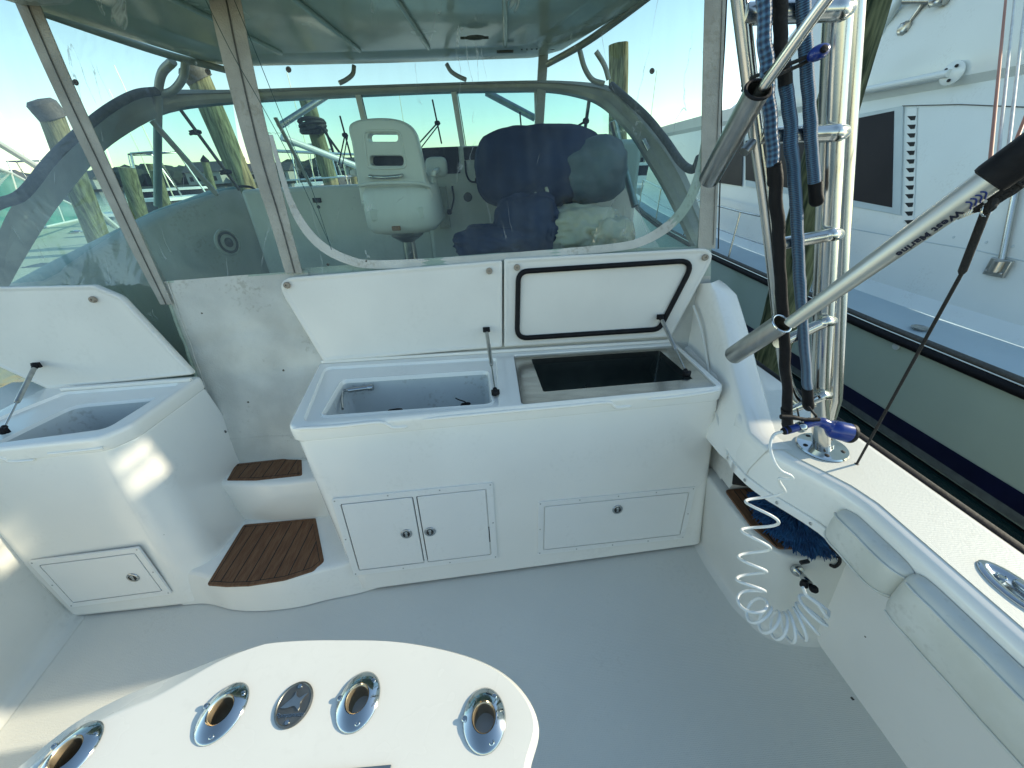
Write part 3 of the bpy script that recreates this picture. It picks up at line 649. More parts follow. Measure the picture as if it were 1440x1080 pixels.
# gasket
gp = [Pp(x, y, LP-Ln*.004, Ln) for x, y in ((727, 476), (927, 463), (977, 366), (729, 382))]
gq = rpoly([((p-pts2[0]).dot(u), (p-pts2[0]).dot(v)) for p in gp], .05, 7)
gc = [pts2[0]+u*a+v*b-n*.005+n*0 for a, b in gq]; o_ = (gp[0]-pts2[0]).dot(n)
mb = MB(); mb.tube(gc, .0125, n=10, closed=True); build(mb, 'gasket', 'blackr', l2)
strut(con, Pp(684, 464, LP-Ln*.02, Ln), Zp(697, 556, HZ-.005)+V((0, 0, .012)))
strut(con, Pp(929, 446, LP-Ln*.02, Ln), Zp(966, 527, HZ)+V((0, 0, .004)))
# hinge strip behind the openings
mb = MB(); a, b = Zp(452, 512, HZ), Zp(946, 482, HZ); mb.obox(a+V((0, .0, .0005)), b-a, (0, .02, 0), (0, 0, .016)); build(mb, 'hinge_strip', 'gel', con, bevel=.004)

# ---------- port console
pc_ = thing('tackle_console', 'white tackle console at the left with raised lid and one locking door', 'console', (-1.75, 1.3, 0))
bot = [(-2.05, 1.13), (-1.50, 1.15), (-1.37, 1.22), (-1.33, 1.74), (-2.06, 1.74)]
topo2 = [(-2.12, 1.185), (-1.505, 1.235), (-1.452, 1.31), (-1.435, 1.70), (-2.12, 1.70)]
RB = [.03, .16, .22, .02, .02]; RT = [.02, .07, .10, .02, .02]
A, B = rpoly(bot, RB, 7), rpoly(topo2, RT, 7)
secs = [to3(inset(A, .004), .012), to3(A, .03), to3(mix(A, B, .3), .3*HZ), to3(mix(A, B, .6), .6*HZ), to3(mix(A, B, .93), HZ-.075), to3(inset(B, -.003), HZ-.066), to3(inset(B, -.010), HZ-.058), to3(inset(B, -.011), HZ-.02), to3(inset(B, -.007), HZ-.006), to3(inset(B, .002), HZ)]
mb = MB(); mb.loft(secs)
r1 = quad_px([(-40, 628), (150, 603), (254, 538), (90, 551), (-30, 598)], HZ, [.02, .05, .02, .04, .02])
mb.holed([to3(inset(B, .002), HZ), to3(r1, HZ)])
h1 = quad_px([(-25, 627), (152, 601), (226, 557), (100, 566), (2, 622)], H2, [.02, .02, .02, .05, .03])
h1 = quad_px([(-20, 630), (153, 613), (225, 559), (103, 570), (20, 610)], H2, [.02, .02, .015, .06, .02])
mb.loft([to3(r1, HZ), to3(inset(r1, .006), H2)]); mb.holed([to3(inset(r1, .006), H2), to3(inset(h1, -.004), H2)])
mb.loft([to3(inset(h1, -.004), H2), to3(inset(h1, .004), H2-.012)])
build(mb, 'cabinet', 'gel', pc_, smooth=50)
mb = MB(); mb.loft([to3(inset(h1, .004), H2-.012), to3(inset(h1, .01), H2-.3)], cap1=True); build(mb, 'bin_liner', 'basin', pc_)
LP2 = V((0, 1.665, HZ+.014))
pl = [Pp(x, y, LP2, Ln) for x, y in ((68, 548), (271, 527), (168, 417), (130, 401), (-70, 405), (-60, 490))]
o = pl[0]; u2 = V((1, 0, 0)); v2 = Ln.cross(u2); v2 = v2 if v2.z > 0 else -v2
q = [((p-o).dot(u2), (p-o).dot(v2)) for p in pl]; R6 = [.01, .01, .05, .03, .03, .02]; LI = lambda d: rpoly(inset(q, d), [max(r_-d, .003) for r_ in R6], 6)
T = lambda p, z: o+u2*p[0]+v2*p[1]+Ln*z
mb = MB(); mb.loft([[T(p, z_) for p in LI(d_)] for d_, z_ in ((.022, .003), (.016, .003), (.010, 0), (.004, 0), (0, .003), (0, .026), (.006, .036), (.014, .04))], cap0=True, cap1=True)
l3 = build(mb, 'lid', 'gelin', pc_, smooth=60)
p = Pp(132, 421, LP2, Ln); mb = MB(); mb.lathe(p, -Ln, [(.014, 0), (.014, .006), (.012, .012), (.004, .012), (.004, .006), (0, .006)], n=20); build(mb, 'bumper', 'bumper', l3)
strut(pc_, Pp(50, 514, LP2-Ln*.02, Ln), Zp(5, 608, HZ)+V((0, 0, .006)))
mb = MB(); a, b = Zp(85, 551, HZ), Zp(268, 537, HZ); mb.obox(a, b-a, (0, .02, 0), (0, 0, .016)); build(mb, 'hinge_strip', 'gel', pc_, bevel=.004)
Nq = (V((-1.50, 1.15, 0))-V((-2.05, 1.13, 0))).cross(V((-2.12, 1.185, HZ))-V((-2.05, 1.13, 0))).normalized()
if Nq.y > 0: Nq = -Nq
hatch(pc_, [(48, 786), (202, 768), (238, 833), (96, 853)], V((-2.05, 1.13, 0))+Nq*.001, Nq, 1, [(190, 809)], screws=2, fr=.026)
Nt2 = V((topo2[1][1]-topo2[0][1], -(topo2[1][0]-topo2[0][0]), 0)).normalized(); Pt2 = V((topo2[0][0], topo2[0][1], HZ))+Nt2*.011
mb = MB(); P = cr_spline([Pp(x, y, Pt2, Nt2) for x, y in ((-20, 640), (6, 645), (15, 649), (48, 647))], 5); mb.tube(P, .0055, n=10)
P = cr_spline([Pp(x, y, Pt2, Nt2) for x, y in ((68, 638), (110, 634), (145, 630))], 5); mb.tube(P, .0055, n=10); build(mb, 'drip_lip', 'gel', pc_)
# ---------- steps between the consoles
st = thing('boarding_steps', 'two moulded white steps with brown teak treads between the consoles', 'steps', (-1.05, 1.3, 0))
def arc(pts, k=6): return [(p.x, p.y) for p in cr_spline([V((a, b, 0)) for a, b in pts], k)]
f0 = arc([(-1.56, 1.152), (-1.44, 1.148), (-1.30, 1.108), (-1.15, 1.092), (-1.0, 1.098), (-.87, 1.123), (-.74, 1.142), (-.62, 1.17)])
f1 = arc([(-1.52, 1.19), (-1.42, 1.165), (-1.30, 1.128), (-1.15, 1.108), (-1.0, 1.112), (-.87, 1.14), (-.74, 1.17), (-.66, 1.2)])
def blk(front, z, yb): return [V((x, y, z)) for x, y in front]+[V((front[-1][0], yb, z)), V((front[0][0], yb, z))]
S1 = .195; mb = MB()
mb.loft([blk(f0, .004, 1.7), blk(mix(f0, f1, .5), .1, 1.7), blk(f1, S1-.02, 1.7), blk([(x, y+.006) for x, y in f1], S1-.006, 1.7), blk([(x, y+.02) for x, y in f1], S1, 1.7)], cap1=True)
g0 = arc([(-1.47, 1.50), (-1.36, 1.475), (-1.2, 1.455), (-1.05, 1.455), (-.9, 1.47), (-.78, 1.49)])
S2 = .45
mb.loft([blk(g0, S1-.01, 1.9), blk([(x, y-.01) for x, y in g0], S1+.02, 1.9), blk([(x, y-.005) for x, y in g0], S2-.02, 1.9), blk([(x, y+.003) for x, y in g0], S2-.005, 1.9), blk([(x, y+.015) for x, y in g0], S2, 1.9)], cap1=True)
build(mb, 'step_moulding', 'gel', st, smooth=60)
def tread(px, z, nl, name='tread', rad=.02):
    pts_ = [(Zp(x, y, z).x, Zp(x, y, z).y) for x, y in px]; L_ = rpoly(pts_, rad, 4)
    mb = MB(); mb.loft([to3(L_, z-.004), to3(L_, z+.002), to3(inset(L_, .002), z+.004)], cap1=True); tr = build(mb, name, 'teak', st)
    mb = MB(); I = inset(L_, .016); mb.loft([to3(I, z+.0046), to3(inset(I, .003), z+.0046)])
    xs = [p[0] for p in I]; x0, x1 = min(xs), max(xs)
    for k in range(1, nl):
        x = x0+(x1-x0)*k/nl; ysx = []
        for i in range(len(I)):
            (ax, ay), (bx_, by) = I[i-1], I[i]
            if (ax-x)*(bx_-x) < 0: ysx.append(ay+(by-ay)*(x-ax)/(bx_-ax))
        if len(ysx) >= 2: mb.box((x-.0018, min(ysx), z+.0042), (x+.0018, max(ysx), z+.0048))
    build(mb, 'caulk_lines', 'caulk', tr, recalc=False); return tr
tread([(291, 823), (318, 825), (350, 824), (400, 816), (440, 803), (456, 790), (444, 729), (343, 738)], S1, 8, rad=[.015, .1, .1, .1, .03, .02, .01, .015])
tread([(319, 676), (360, 676), (425, 669), (424, 643), (332, 653)], S2, 6, rad=[.01, .1, .01, .01, .01])
# ================================================================== cutting table in the foreground
TZ = .85
tb = thing('rod_table', 'cream topped oval cockpit table with chrome rod holders along its edge', 'table', (-.4, .3, 0))
px = [(20, 1082), (100, 1018), (170, 978), (250, 944), (330, 912), (410, 900), (480, 897), (560, 899), (640, 914), (700, 938), (740, 975), (758, 1022), (745, 1080)]
P = [(Zp(x, y, z_).x, Zp(x, y, z_).y) for (x, y), z_ in zip(px, [.818, .819, .822, .826, .832, .838, .842]+[.843]*6)]
cx = -.40; low = [(-.90, .02), (-.7, -.1), (-.1, -.1), (.03, .05)][::-1]
low = [(.0, .20), (-.10, .07), (-.40, .02), (-.75, .06), (-.93, .18)]
L_ = arc([P[0]]+P[1:]+low+[P[0]], 5)[:-1]
def vz(L, k): return [V((x, y, TZ-k*(.020+.017*max(0, min(1, (-x-.42)/.25))*(1 if y > .1 else .3)))) for x, y in L]
def vin(k):
    out_ = []; a_ = inset(L_, 1.0)
    for (x, y), (x2, y2) in zip(L_, a_):
        w = (.010+.050*max(0, min(1, (-x-.55)/.2))*(1 if y > .12 else .2))*k; out_.append((x+(x2-x)*w, y+(y2-y)*w))
    return out_
HOLES = [[(Zp(x, y, TZ).x+.0215*math.cos(t), Zp(x, y, TZ).y+.0245*math.sin(t)) for t in [math.tau*k/24 for k in range(24)]] for x, y in ((313, 1002), (504, 986), (681, 1012), (97, 1062))]
mb = MB(); mb.loft([vz(inset(L_, .012), 1.5), vz(inset(L_, .003), 1.35), vz(L_, 1.25), vz(L_, .95), vz(vin(.08), .86), vz(vin(.85), .06), vz(vin(1), 0)], cap0=True)
mb.holed([to3(vin(1), TZ)]+[to3(h, TZ) for h in HOLES])
tt = build(mb, 'table_top', 'tabletop', tb, smooth=50)
mb = MB(); mb.lathe((-.45, .16, 0), (0, 0, 1), [(.14, 0), (.14, .01), (.045, .02), (.04, TZ-.06), (.1, TZ-.055)], n=32); build(mb, 'pedestal', 'alud', tb)
def rodholder(x, y, ang, r=.047, tilt=(0, 0)):
    c = Zp(x, y, TZ); h = thing('rod_holder', '', 'rod holder'); bpy.data.objects.remove(h)
    ca, sa = math.cos(ang), math.sin(ang)
    def E(a, b, z, ox=0): return [V((c.x+ca*(a*math.cos(t)+ox)-sa*b*math.sin(t), c.y+sa*(a*math.cos(t)+ox)+ca*b*math.sin(t), z)) for t in [math.tau*k/40 for k in range(40)]]
    a, b = r*.86, r*1.08
    mb = MB(); mb.loft([E(a, b, TZ+.0005), E(a*.99, b*.99, TZ+.002), E(a*.93, b*.93, TZ+.0045), E(a*.72, b*.72, TZ+.009), E(.0245, .028, TZ+.012), E(.0225, .0255, TZ+.0125), E(.021, .024, TZ+.010)])
    f = build(mb, 'flange', 'chrome', tb, smooth=60)
    mb = MB(); mb.loft([E(.021, .024, TZ+.010), E(.0195, .022, TZ+.008), E(.0185, .0205, TZ-.048)]); mb.loft([E(.0185, .0205, TZ-.048), E(.001, .001, TZ-.049)]); build(mb, 'holder_tube', 'brass', f)
    mb = MB()
    for t in (ang+1.0, ang+3.1, ang+5.1):
        q = V((c.x+r*.78*math.cos(t), c.y+r*.82*math.sin(t), TZ+.0055)); mb.lathe(q, (0, 0, 1), [(.0052, 0), (.0052, .0015), (.004, .0028), (.002, .0028), (.0015, .0015), (0, .0015)], n=14)
    build_each(mb, 'flange_screw', 'chrome', f)
for x, y, a in ((313, 1002, -.25), (504, 986, -.1), (681, 1012, .0), (97, 1062, -.3)): rodholder(x, y, a)
# maker's emblem: oval plate, fish in relief, script
c = Zp(414, 991, TZ); mb = MB(); E_ = lambda a, b, z: [V((c.x+a*math.cos(t), c.y+b*math.sin(t), z)) for t in [math.tau*k/40 for k in range(40)]]
mb.loft([E_(.034, .038, TZ+.0005), E_(.034, .038, TZ+.003), E_(.031, .035, TZ+.0045), E_(.0295, .0335, TZ+.003)], cap1=True)
em = build(mb, 'emblem', mat('cast_pewter', (.22, .22, .20), .35, .8, var=.3, vscale=30), tb)
fish = [(-.024, -.006), (-.012, -.007), (.002, -.004), (.010, -.009), (.0135, -.012), (.0145, -.006), (.013, .001), (.017, .009), (.022, .016), (.016, .014), (.008, .009), (.000, .014), (-.003, .021), (-.005, .012), (-.014, .003)]
fp_ = arc(fish+[fish[0]], 3)[:-1]; fp_ = [(a*1.0, b) for a, b in fp_]
bmx = MB(); bmx.loft([[V((c.x+a, c.y+b, TZ+.003)) for a, b in fp_], [V((c.x+a*.97, c.y+b*.97, TZ+.0055)) for a, b in fp_]]); bmx.holed([[V((c.x+a*.97, c.y+b*.97, TZ+.0055)) for a, b in fp_]]); build(bmx, 'fish_relief', 'alud', em)
mb = text_mesh('Pompanette', .011, (c.x, c.y-.0175, TZ+.0035), (1, 0, 0), (0, 1, 0), (0, 0, 1), .0012, shear=.35); build(mb, 'emblem_lettering', 'chrome', em)
mb = MB()
for b in (.029, -.029): mb.lathe((c.x, c.y+b, TZ+.003), (0, 0, 1), [(.0045, 0), (.004, .002), (.0015, .002), (0, .001)], n=12)
build_each(mb, 'emblem_screw', 'chrome', em)
a, b = Zp(475, 1079, TZ), Zp(551, 1076, TZ); mb = MB(); mb.box((a.x-.1, a.y-.03, TZ+.0003), (b.x, b.y, TZ+.004)); build(mb, 'edge_channel', 'alud', tb, bevel=.001)

# ================================================================== enclosure curtain
CP = V((0, 1.63, .45)); CN = V((0, -1, .25)).normalized()
def cpt(x, y, off=0): return Pp(x, y, CP, CN)+CN*off
def panel(pxs, name, material, label, cat, group=None, off=0, nx=24, ny=24, wr=.0, seed=1, parent=None, solid=0):
    """four-corner sheet TL,TR,BR,BL on curtain plane"""
    a, b, c_, d = [cpt(*p, off) for p in pxs]; rows = []
    for j in range(ny+1):
        t = j/ny; l, r_ = a.lerp(d, t), b.lerp(c_, t); row = []
        for i in range(nx+1):
            p = l.lerp(r_, i/nx); w = 0
            if wr: w = wr*(noise.fractal(V((p.x*3+seed, p.z*2.2, seed)), 1, 2, 3)+.5*math.sin(p.x*9+p.z*4+seed))
            row.append(p+CN*w)
        rows.append(row)
    mb = MB(); mb.grid(rows); return build(mb, name, material, parent, label, cat, group, org=None if parent else a, smooth=180, recalc=False, solid=solid)
def band(parent, name, c1, c2, material, off=.006, thick=.004, k=6):
    A1 = cr_spline([cpt(*p, off) for p in c1], k); A2 = cr_spline([cpt(*p, off) for p in c2], k)
    mb = MB(); rows = []
    for i, (p, q) in enumerate(zip(A1, A2)): rows.append([p-CN*thick, p+CN*.0, p.lerp(q, .3)+CN*thick*.6, p.lerp(q, .5)+CN*thick*.1, p.lerp(q, .7)+CN*thick*.6, q+CN*0, q-CN*thick])
    mb.grid(rows); return build(mb, name, material, parent, smooth=70, recalc=False)
def line_on(parent, name, pts_, r, material, off=.010, k=6):
    mb = MB(); mb.tube(cr_spline([cpt(*p, off) for p in pts_], k), r, n=8); return build(mb, name, material, parent)
def snap(parent, x, y, off=.006, r=.011):
    p = cpt(x, y, off); mb = MB(); mb.lathe(p, CN, [(r, 0), (r, .002), (r*.8, .005), (r*.35, .005), (r*.3, .002), (0, .002)], n=20); mb.lathe(p, CN, [(r*.25, .003), (r*.2, .006), (0, .007)], n=8); return build(mb, 'snap_fastener', 'zip', parent)
g = 'clear vinyl enclosure curtains across the helm'
e1 = thing('enclosure_curtain', 'clear vinyl side curtain at the far left edge beyond the leaning beige flap', 'curtain', cpt(60, 400), g)
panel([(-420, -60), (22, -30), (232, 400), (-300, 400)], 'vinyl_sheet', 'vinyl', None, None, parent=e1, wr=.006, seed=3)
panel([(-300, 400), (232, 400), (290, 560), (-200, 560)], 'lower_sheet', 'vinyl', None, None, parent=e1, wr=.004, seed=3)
e2 = thing('enclosure_curtain', 'narrow clear vinyl curtain between the left flap and the wide zipper flap', 'curtain', cpt(230, 400), g)
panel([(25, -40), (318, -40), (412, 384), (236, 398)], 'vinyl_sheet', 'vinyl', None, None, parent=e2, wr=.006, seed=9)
band(e2, 'zipper_flap', [(8, -30), (70, 110), (130, 235), (183, 345), (227, 428)], [(42, -30), (100, 108), (155, 230), (205, 342), (244, 428)], 'strip')
line_on(e2, 'zipper', [(26, -30), (86, 110), (143, 232), (196, 345), (236, 428)], .0022, 'zip')
snap(e2, 109, 117); snap(e2, 294, 102)
e3 = thing('enclosure_curtain', 'wide clear vinyl curtain panel with curved white hem above the raised lids', 'curtain', cpt(700, 370), g)
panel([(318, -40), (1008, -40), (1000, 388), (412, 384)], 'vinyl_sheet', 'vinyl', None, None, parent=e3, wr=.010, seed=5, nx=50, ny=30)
band(e3, 'zipper_flap', [(288, -30), (315, 90), (350, 220), (380, 310), (402, 384)], [(334, -30), (356, 90), (384, 215), (405, 300), (426, 384)], 'strip')
line_on(e3, 'zipper', [(314, -30), (338, 90), (368, 218), (395, 308), (416, 384)], .003, 'zip')
hem_o = [(378, 190), (390, 235), (403, 280), (420, 318), (448, 350), (485, 370), (530, 378), (640, 372), (760, 362), (860, 354), (905, 345), (945, 322), (972, 290), (988, 250), (996, 200)]
hem_i = [(384, 190), (397, 235), (411, 277), (430, 312), (455, 340), (490, 359), (530, 366), (640, 361), (760, 352), (858, 343), (900, 334), (936, 312), (960, 284), (976, 246), (986, 200)]
band(e3, 'curved_hem', hem_o, hem_i, 'canvas', off=.004, thick=.003)
snap(e3, 407, 99); snap(e3, 916, 101); snap(e3, 462, 372, r=.006)
band(e3, 'edge_flap', [(990, -30), (987, 80), (985, 180), (984, 260), (980, 350)], [(1020, -30), (1015, 80), (1011, 180), (1008, 260), (1004, 350)], 'strip', off=.012)
line_on(e3, 'edge_seam', [(1013, -30), (1010, 80), (1006, 180), (1003, 260), (1000, 345)], .0015, 'zip', off=.017)
line_on(e3, 'edge_rope', [(1022, -30), (1018, 60), (1014, 130), (1013, 200), (1009, 350)], .003, 'black', off=.006)
# thin dark lines hanging in front of the flap
for nm, p in (('left of the wide zipper flap', [(284, -20), (330, 75), (367, 140), (400, 200), (420, 240), (468, 345)]), ('right of the wide zipper flap', [(325, -20), (362, 70), (388, 135), (414, 200), (440, 260), (470, 352)])):
    mb = MB(); mb.tube(cr_spline([cpt(x, y, .03+.0*i) for i, (x, y) in enumerate(p)], 5), .0013, n=6)
    build(mb, 'dark_line', mat('dark_green_line', (.01, .06, .06), .5, var=.2), label='thin dark line slanting down '+nm, cat='line', org=cpt(*p[0]))
# white canvas door
cv = thing('canvas_flap', 'stained off-white canvas flap hanging over the top step', 'canvas flap', cpt(340, 640))
rows = []
TLp = [(228, 396), (260, 390), (300, 388), (340, 386), (376, 383), (430, 378)]
N_ = 40; Mx = 46
def edge(tab, t):
    k = t*(len(tab)-1); i = min(int(k), len(tab)-2); f_ = k-i; return (tab[i][0]*(1-f_)+tab[i+1][0]*f_, tab[i][1]*(1-f_)+tab[i+1][1]*f_)
le = [(226, 396), (243, 445), (262, 500), (285, 560), (305, 605), (328, 652)]
re_ = [(430, 380), (440, 440), (455, 490), (458, 550), (455, 600), (450, 642)]
for j in range(N_+1):
    t = j/N_; l, r_ = edge(le, t), edge(re_, t); row = []
    for i in range(Mx+1):
        s = i/Mx; x, y = l[0]*(1-s)+r_[0]*s, l[1]*(1-s)+r_[1]*s; y += 6*s*(1-t)*0
        p = cpt(x, y, -.03*max(0, (s-.55)/.45)*(1-t)); w = .008*noise.fractal(V((p.x*5, p.z*4, 3)), 1, 2, 4)+.012*math.exp(-((y-475-12*math.sin(x*.03))/9)**2)*-.6+.010*math.sin(p.x*14+p.z*6)*(.3+.7*t)
        w -= .012*math.exp(-((x-270-(y-520)*.35)/22)**2)
        row.append(p+CN*(w+.004))
    rows.append(row)
mb = MB(); mb.grid(rows); build(mb, 'canvas_sheet', 'canvas', cv, smooth=180, recalc=False)
mb = MB(); mb.tube([r_[0]+CN*.004 for r_ in rows], .006, n=8); mb.tube([r_[2]+CN*.004 for r_ in rows], .0022, n=6); mb.tube([p+CN*.002 for p in rows[-1]], .005, n=8); mb.tube([p+CN*.001 for p in rows[-7]], .0015, n=6); build(mb, 'hem', 'canvas', cv)
snap(cv, 320, 605, off=.018, r=.008)
mb = MB(); mb.grid([[cpt(410, 378, -.03), cpt(700, 355, -.03), cpt(1005, 345, -.03)], [cpt(450, 560, -.03), cpt(700, 560, -.03), cpt(1000, 560, -.03)]])
build(mb, 'lower_canvas', 'canvas', cv, recalc=False)

# ================================================================== hardtop, windshield, helm
HTZ = 2.35
ht = thing('hardtop', 'large hardtop roof over the helm with grey-green underside', 'roof', (-.5, 2.6, HTZ))
hp = [Zp(x, y, HTZ) for x, y in ((345, 96), (560, 93), (760, 86), (905, 0))]
pts_ = [(-1.62, 3.10), (-1.45, 3.17), (-.6, 3.22), (.35, 3.22), (.50, 3.05), (.78, 2.05), (.80, 1.75), (-1.80, 1.75), (-1.74, 2.05)]
L_ = rpoly(pts_, [.12, .1, .5, .12, .1, .2, .05, .05, .2], 6)
ci = inset(L_, .16); cj = inset(L_, .19)
mb = MB(); mb.loft([to3(L_, HTZ+.0), to3(inset(L_, -.012), HTZ+.02), to3(inset(L_, -.012), HTZ+.06), to3(inset(L_, .05), HTZ+.10), to3(inset(L_, .5), HTZ+.15)], cap1=True)
mb.loft([to3(L_, HTZ), to3(inset(L_, .05), HTZ-.002), to3(ci, HTZ+.002), to3(cj, HTZ+.018), to3(inset(L_, .22), HTZ+.02)], cap1=True)
build(mb, 'roof_shell', 'top', ht, smooth=50)
mb = MB()
for x in (-1.2, -.75, -.35, .1): mb.tube([(x, 1.8, HTZ+.012), (x+.05, 2.95, HTZ+.012)], .012, n=10)
build_each(mb, 'roof_rib', 'top', ht)
mb = MB(); mb.tube([V((-.1, 2.7, HTZ-.004)), V((.05, 2.7, HTZ-.006))], .006, n=8); mb.blob((-.02, 2.7, HTZ-.004), (.05, .02, .01), sub=2, amp=.05)
for k in range(4): mb.blob((.25+.03*k, 2.98, HTZ-.004), (.006, .006, .004), sub=1, amp=0)
mb.box((.1, 2.99, HTZ-.012), (.2, 3.01, HTZ-.001)); build(mb, 'roof_fittings', 'zip', ht)
# pipework under the roof sides
def pipe(pts_, r, name, parent, material='frame', k=6, n=14):
    mb = MB(); mb.tube(cr_spline(pts_, k), r, n=n); return build(mb, name, material, parent)
fr = thing('roof_frame', 'grey pipework frame carrying the hardtop above the windshield', 'frame', (-.5, 3.0, 1.9))
pipe([Yp(40, 10, 2.2), Yp(160, 52, 2.55), Yp(240, 78, 2.85), Yp(320, 99, 3.1)], .018, 'side_pipe', fr)
pipe([Yp(930, -20, 2.1), Yp(868, 28, 2.5), Yp(820, 62, 2.8), Yp(770, 90, 3.1)], .018, 'side_pipe', fr)
pipe([Yp(222, 290, 3.0), Yp(222, 160, 3.0), Yp(226, 108, 2.95), Yp(243, 86, 2.9)], .022, 'loop_pipe', fr)
pipe([Yp(212, 133, 3.0), Yp(240, 129, 2.98), Yp(257, 110, 2.95), Yp(261, 85, 2.9)], .02, 'loop_pipe', fr)
pipe([Yp(477, 117, 3.1), Yp(487, 112, 3.12), Yp(496, 104, 3.14), Yp(498, 92, 3.15)], .013, 'brace', fr)
pipe([Yp(628, 90, 3.15), Yp(634, 100, 3.14), Yp(644, 107, 3.12), Yp(655, 112, 3.1)], .013, 'brace', fr)
pipe([Yp(815, 70, 2.9), Yp(822, 95, 2.9), Yp(833, 112, 2.92), Yp(850, 118, 2.9)], .015, 'brace', fr)
pipe([Yp(838, 72, 2.85), Yp(850, 92, 2.85), Yp(856, 112, 2.85)], .014, 'brace', fr)
mb = MB(); a, b = Yp(757, 200, 3.08), Yp(765, 70, 3.16); mb.obox(a-V((.03, 0, 0)), (.06, 0, 0), (0, .04, 0), b-a); build(mb, 'centre_post', 'frame', fr, bevel=.005)
ws = thing('windshield', 'arched grey windshield frame with green tinted panes ahead of the helm', 'windshield', (-.5, 3.2, 1.5))
OL = [(-30, 400, 1.9), (0, 322, 2.0), (22, 281, 2.1), (67, 215, 2.35), (122, 174, 2.6), (159, 146, 2.75), (193, 131, 2.9), (237, 126, 3.05), (326, 126, 3.12), (450, 122, 3.15), (600, 117, 3.15), (700, 114, 3.15), (773, 113, 3.12), (829, 116, 3.05), (860, 122, 2.95), (882, 140, 2.8), (909, 169, 2.65), (936, 200, 2.5), (962, 240, 2.35), (988, 304, 2.15), (1002, 342, 2.05)]
IL = [(-30, 470, 1.9), (0, 400, 2.0), (48, 318, 2.1), (81, 274, 2.35), (118, 230, 2.6), (148, 200, 2.75), (200, 168, 2.9), (245, 152, 3.05), (326, 143, 3.12), (450, 136, 3.15), (600, 129, 3.15), (700, 127, 3.15), (773, 127, 3.12), (822, 136, 3.05), (847, 147, 2.95), (868, 165, 2.8), (892, 192, 2.65), (912, 224, 2.5), (935, 262, 2.35), (962, 315, 2.15), (980, 352, 2.05)]
O3 = cr_spline([Yp(*p) for p in OL], 4); I3 = cr_spline([Yp(*p) for p in IL], 4)
rows = []
for p, q in zip(O3, I3):
    d = V((0, .05, 0)); d = V((0, .04, -.01)); rows.append([p+d, p, p.lerp(q, .3)-d*.25, p.lerp(q, .34), p.lerp(q, .70), p.lerp(q, .74)-d*.2, q, q+d])
mb = MB(); mb.loft(rows, closed=True); build(mb, 'arch_frame', 'frame', ws, smooth=50)
pipe([Yp(*p) for p in ((-30, 300, 1.95), (0, 286, 2.0), (33, 272, 2.05), (74, 222, 2.3), (122, 177, 2.55), (159, 149, 2.72), (193, 132, 2.87), (222, 128, 2.97))], .022, 'padded_pipe', ws, 'zip')
pipe([Yp(*p) for p in ((860, 120, 2.93), (905, 160, 2.6), (935, 196, 2.45), (955, 225, 2.25), (968, 237, 2.15), (978, 236, 2.05), (984, 222, 2.0))], .020, 'padded_pipe', ws, 'zip')
# mullions
def bar(a, b, w, material='frame', name='mullion', dpt=.02):
    a, b = V(a), V(b); d = (b-a).normalized(); s = d.cross(V((0, 1, 0))).normalized(); mb = MB(); mb.obox(a-s*w/2, s*w, V((0, dpt, 0)), b-a); return build(mb, name, material, ws, bevel=.003)
bar(Yp(503, 133, 3.15), Yp(524, 225, 3.28), .036, 'gelin'); bar(Yp(638, 129, 3.15), Yp(651, 210, 3.28), .036, 'gelin'); bar(Yp(755, 127, 3.15), Yp(757, 200, 3.28), .036, 'gelin')
bar(Yp(386, 165, 3.12), Yp(437, 262, 3.28), .022); bar(Yp(829, 140, 3.05), Yp(822, 190, 3.2), .022)
bar(Yp(508, 133, 3.14), Yp(529, 225, 3.27), .006, 'zip', 'gasket', .01); bar(Yp(643, 129, 3.14), Yp(656, 210, 3.27), .006, 'zip', 'gasket', .01)
bar(Yp(212, 170, 2.93), Yp(305, 275, 3.0), .030); bar(Yp(253, 155, 3.05), Yp(336, 268, 3.15), .016, 'zip', 'prop_rod')
bar(Yp(905, 195, 2.55), Yp(925, 235, 2.5), .02, 'alu'); bar(Yp(945, 265, 2.4), Yp(968, 320, 2.25), .02, 'alu')
for x, y in ((275, 186), (318, 242)):
    mb = MB(); p = Yp(x, y, 3.1); mb.blob(p, (.035, .02, .015), sub=2, amp=.2); mb.tube([p-V((.04, 0, .01)), p+V((.03, -.02, .0))], .008, n=6); build(mb, 'prop_clamp', 'blackr', ws)
mb = MB(); p = Yp(824, 170, 3.1); mb.blob(p, (.02, .02, .02), sub=2, amp=.2); mb.tube([p, p+V((-.06, 0, -.03))], .008, n=6); mb.tube([Yp(829, 142, 3.1), Yp(821, 190, 3.1)], .006, n=6); build(mb, 'prop_clamp', 'blackr', ws)
# glass: fill under the arch front
def pane(pxd, name='pane'):
    P_ = [Yp(*p) for p in pxd]; mb = MB(); mb.add(P_, [tuple(range(len(P_)))]); return build(mb, name, 'glass', ws, recalc=False)
pane([(330, 143, 3.13), (503, 134, 3.16), (524, 232, 3.3), (445, 262, 3.3), (395, 262, 3.3)])
pane([(506, 134, 3.16), (638, 129, 3.16), (651, 212, 3.3), (526, 232, 3.3)]); pane([(641, 129, 3.16), (755, 127, 3.16), (757, 210, 3.3), (653, 212, 3.3)])
pane([(758, 127, 3.16), (822, 137, 3.08), (847, 148, 2.98), (850, 215, 3.1), (757, 210, 3.3)])
pane([(847, 148, 2.98), (868, 165, 2.83), (912, 224, 2.53), (962, 315, 2.18), (975, 352, 2.1), (930, 352, 2.3), (850, 215, 3.1)])
pane([(327, 143, 3.13), (245, 152, 3.07), (200, 168, 2.93), (148, 200, 2.78), (190, 330, 2.9), (345, 268, 3.28)])
pane([(146, 200, 2.76), (81, 274, 2.38), (48, 318, 2.13), (0, 400, 2.03), (60, 395, 2.2), (188, 330, 2.9)])
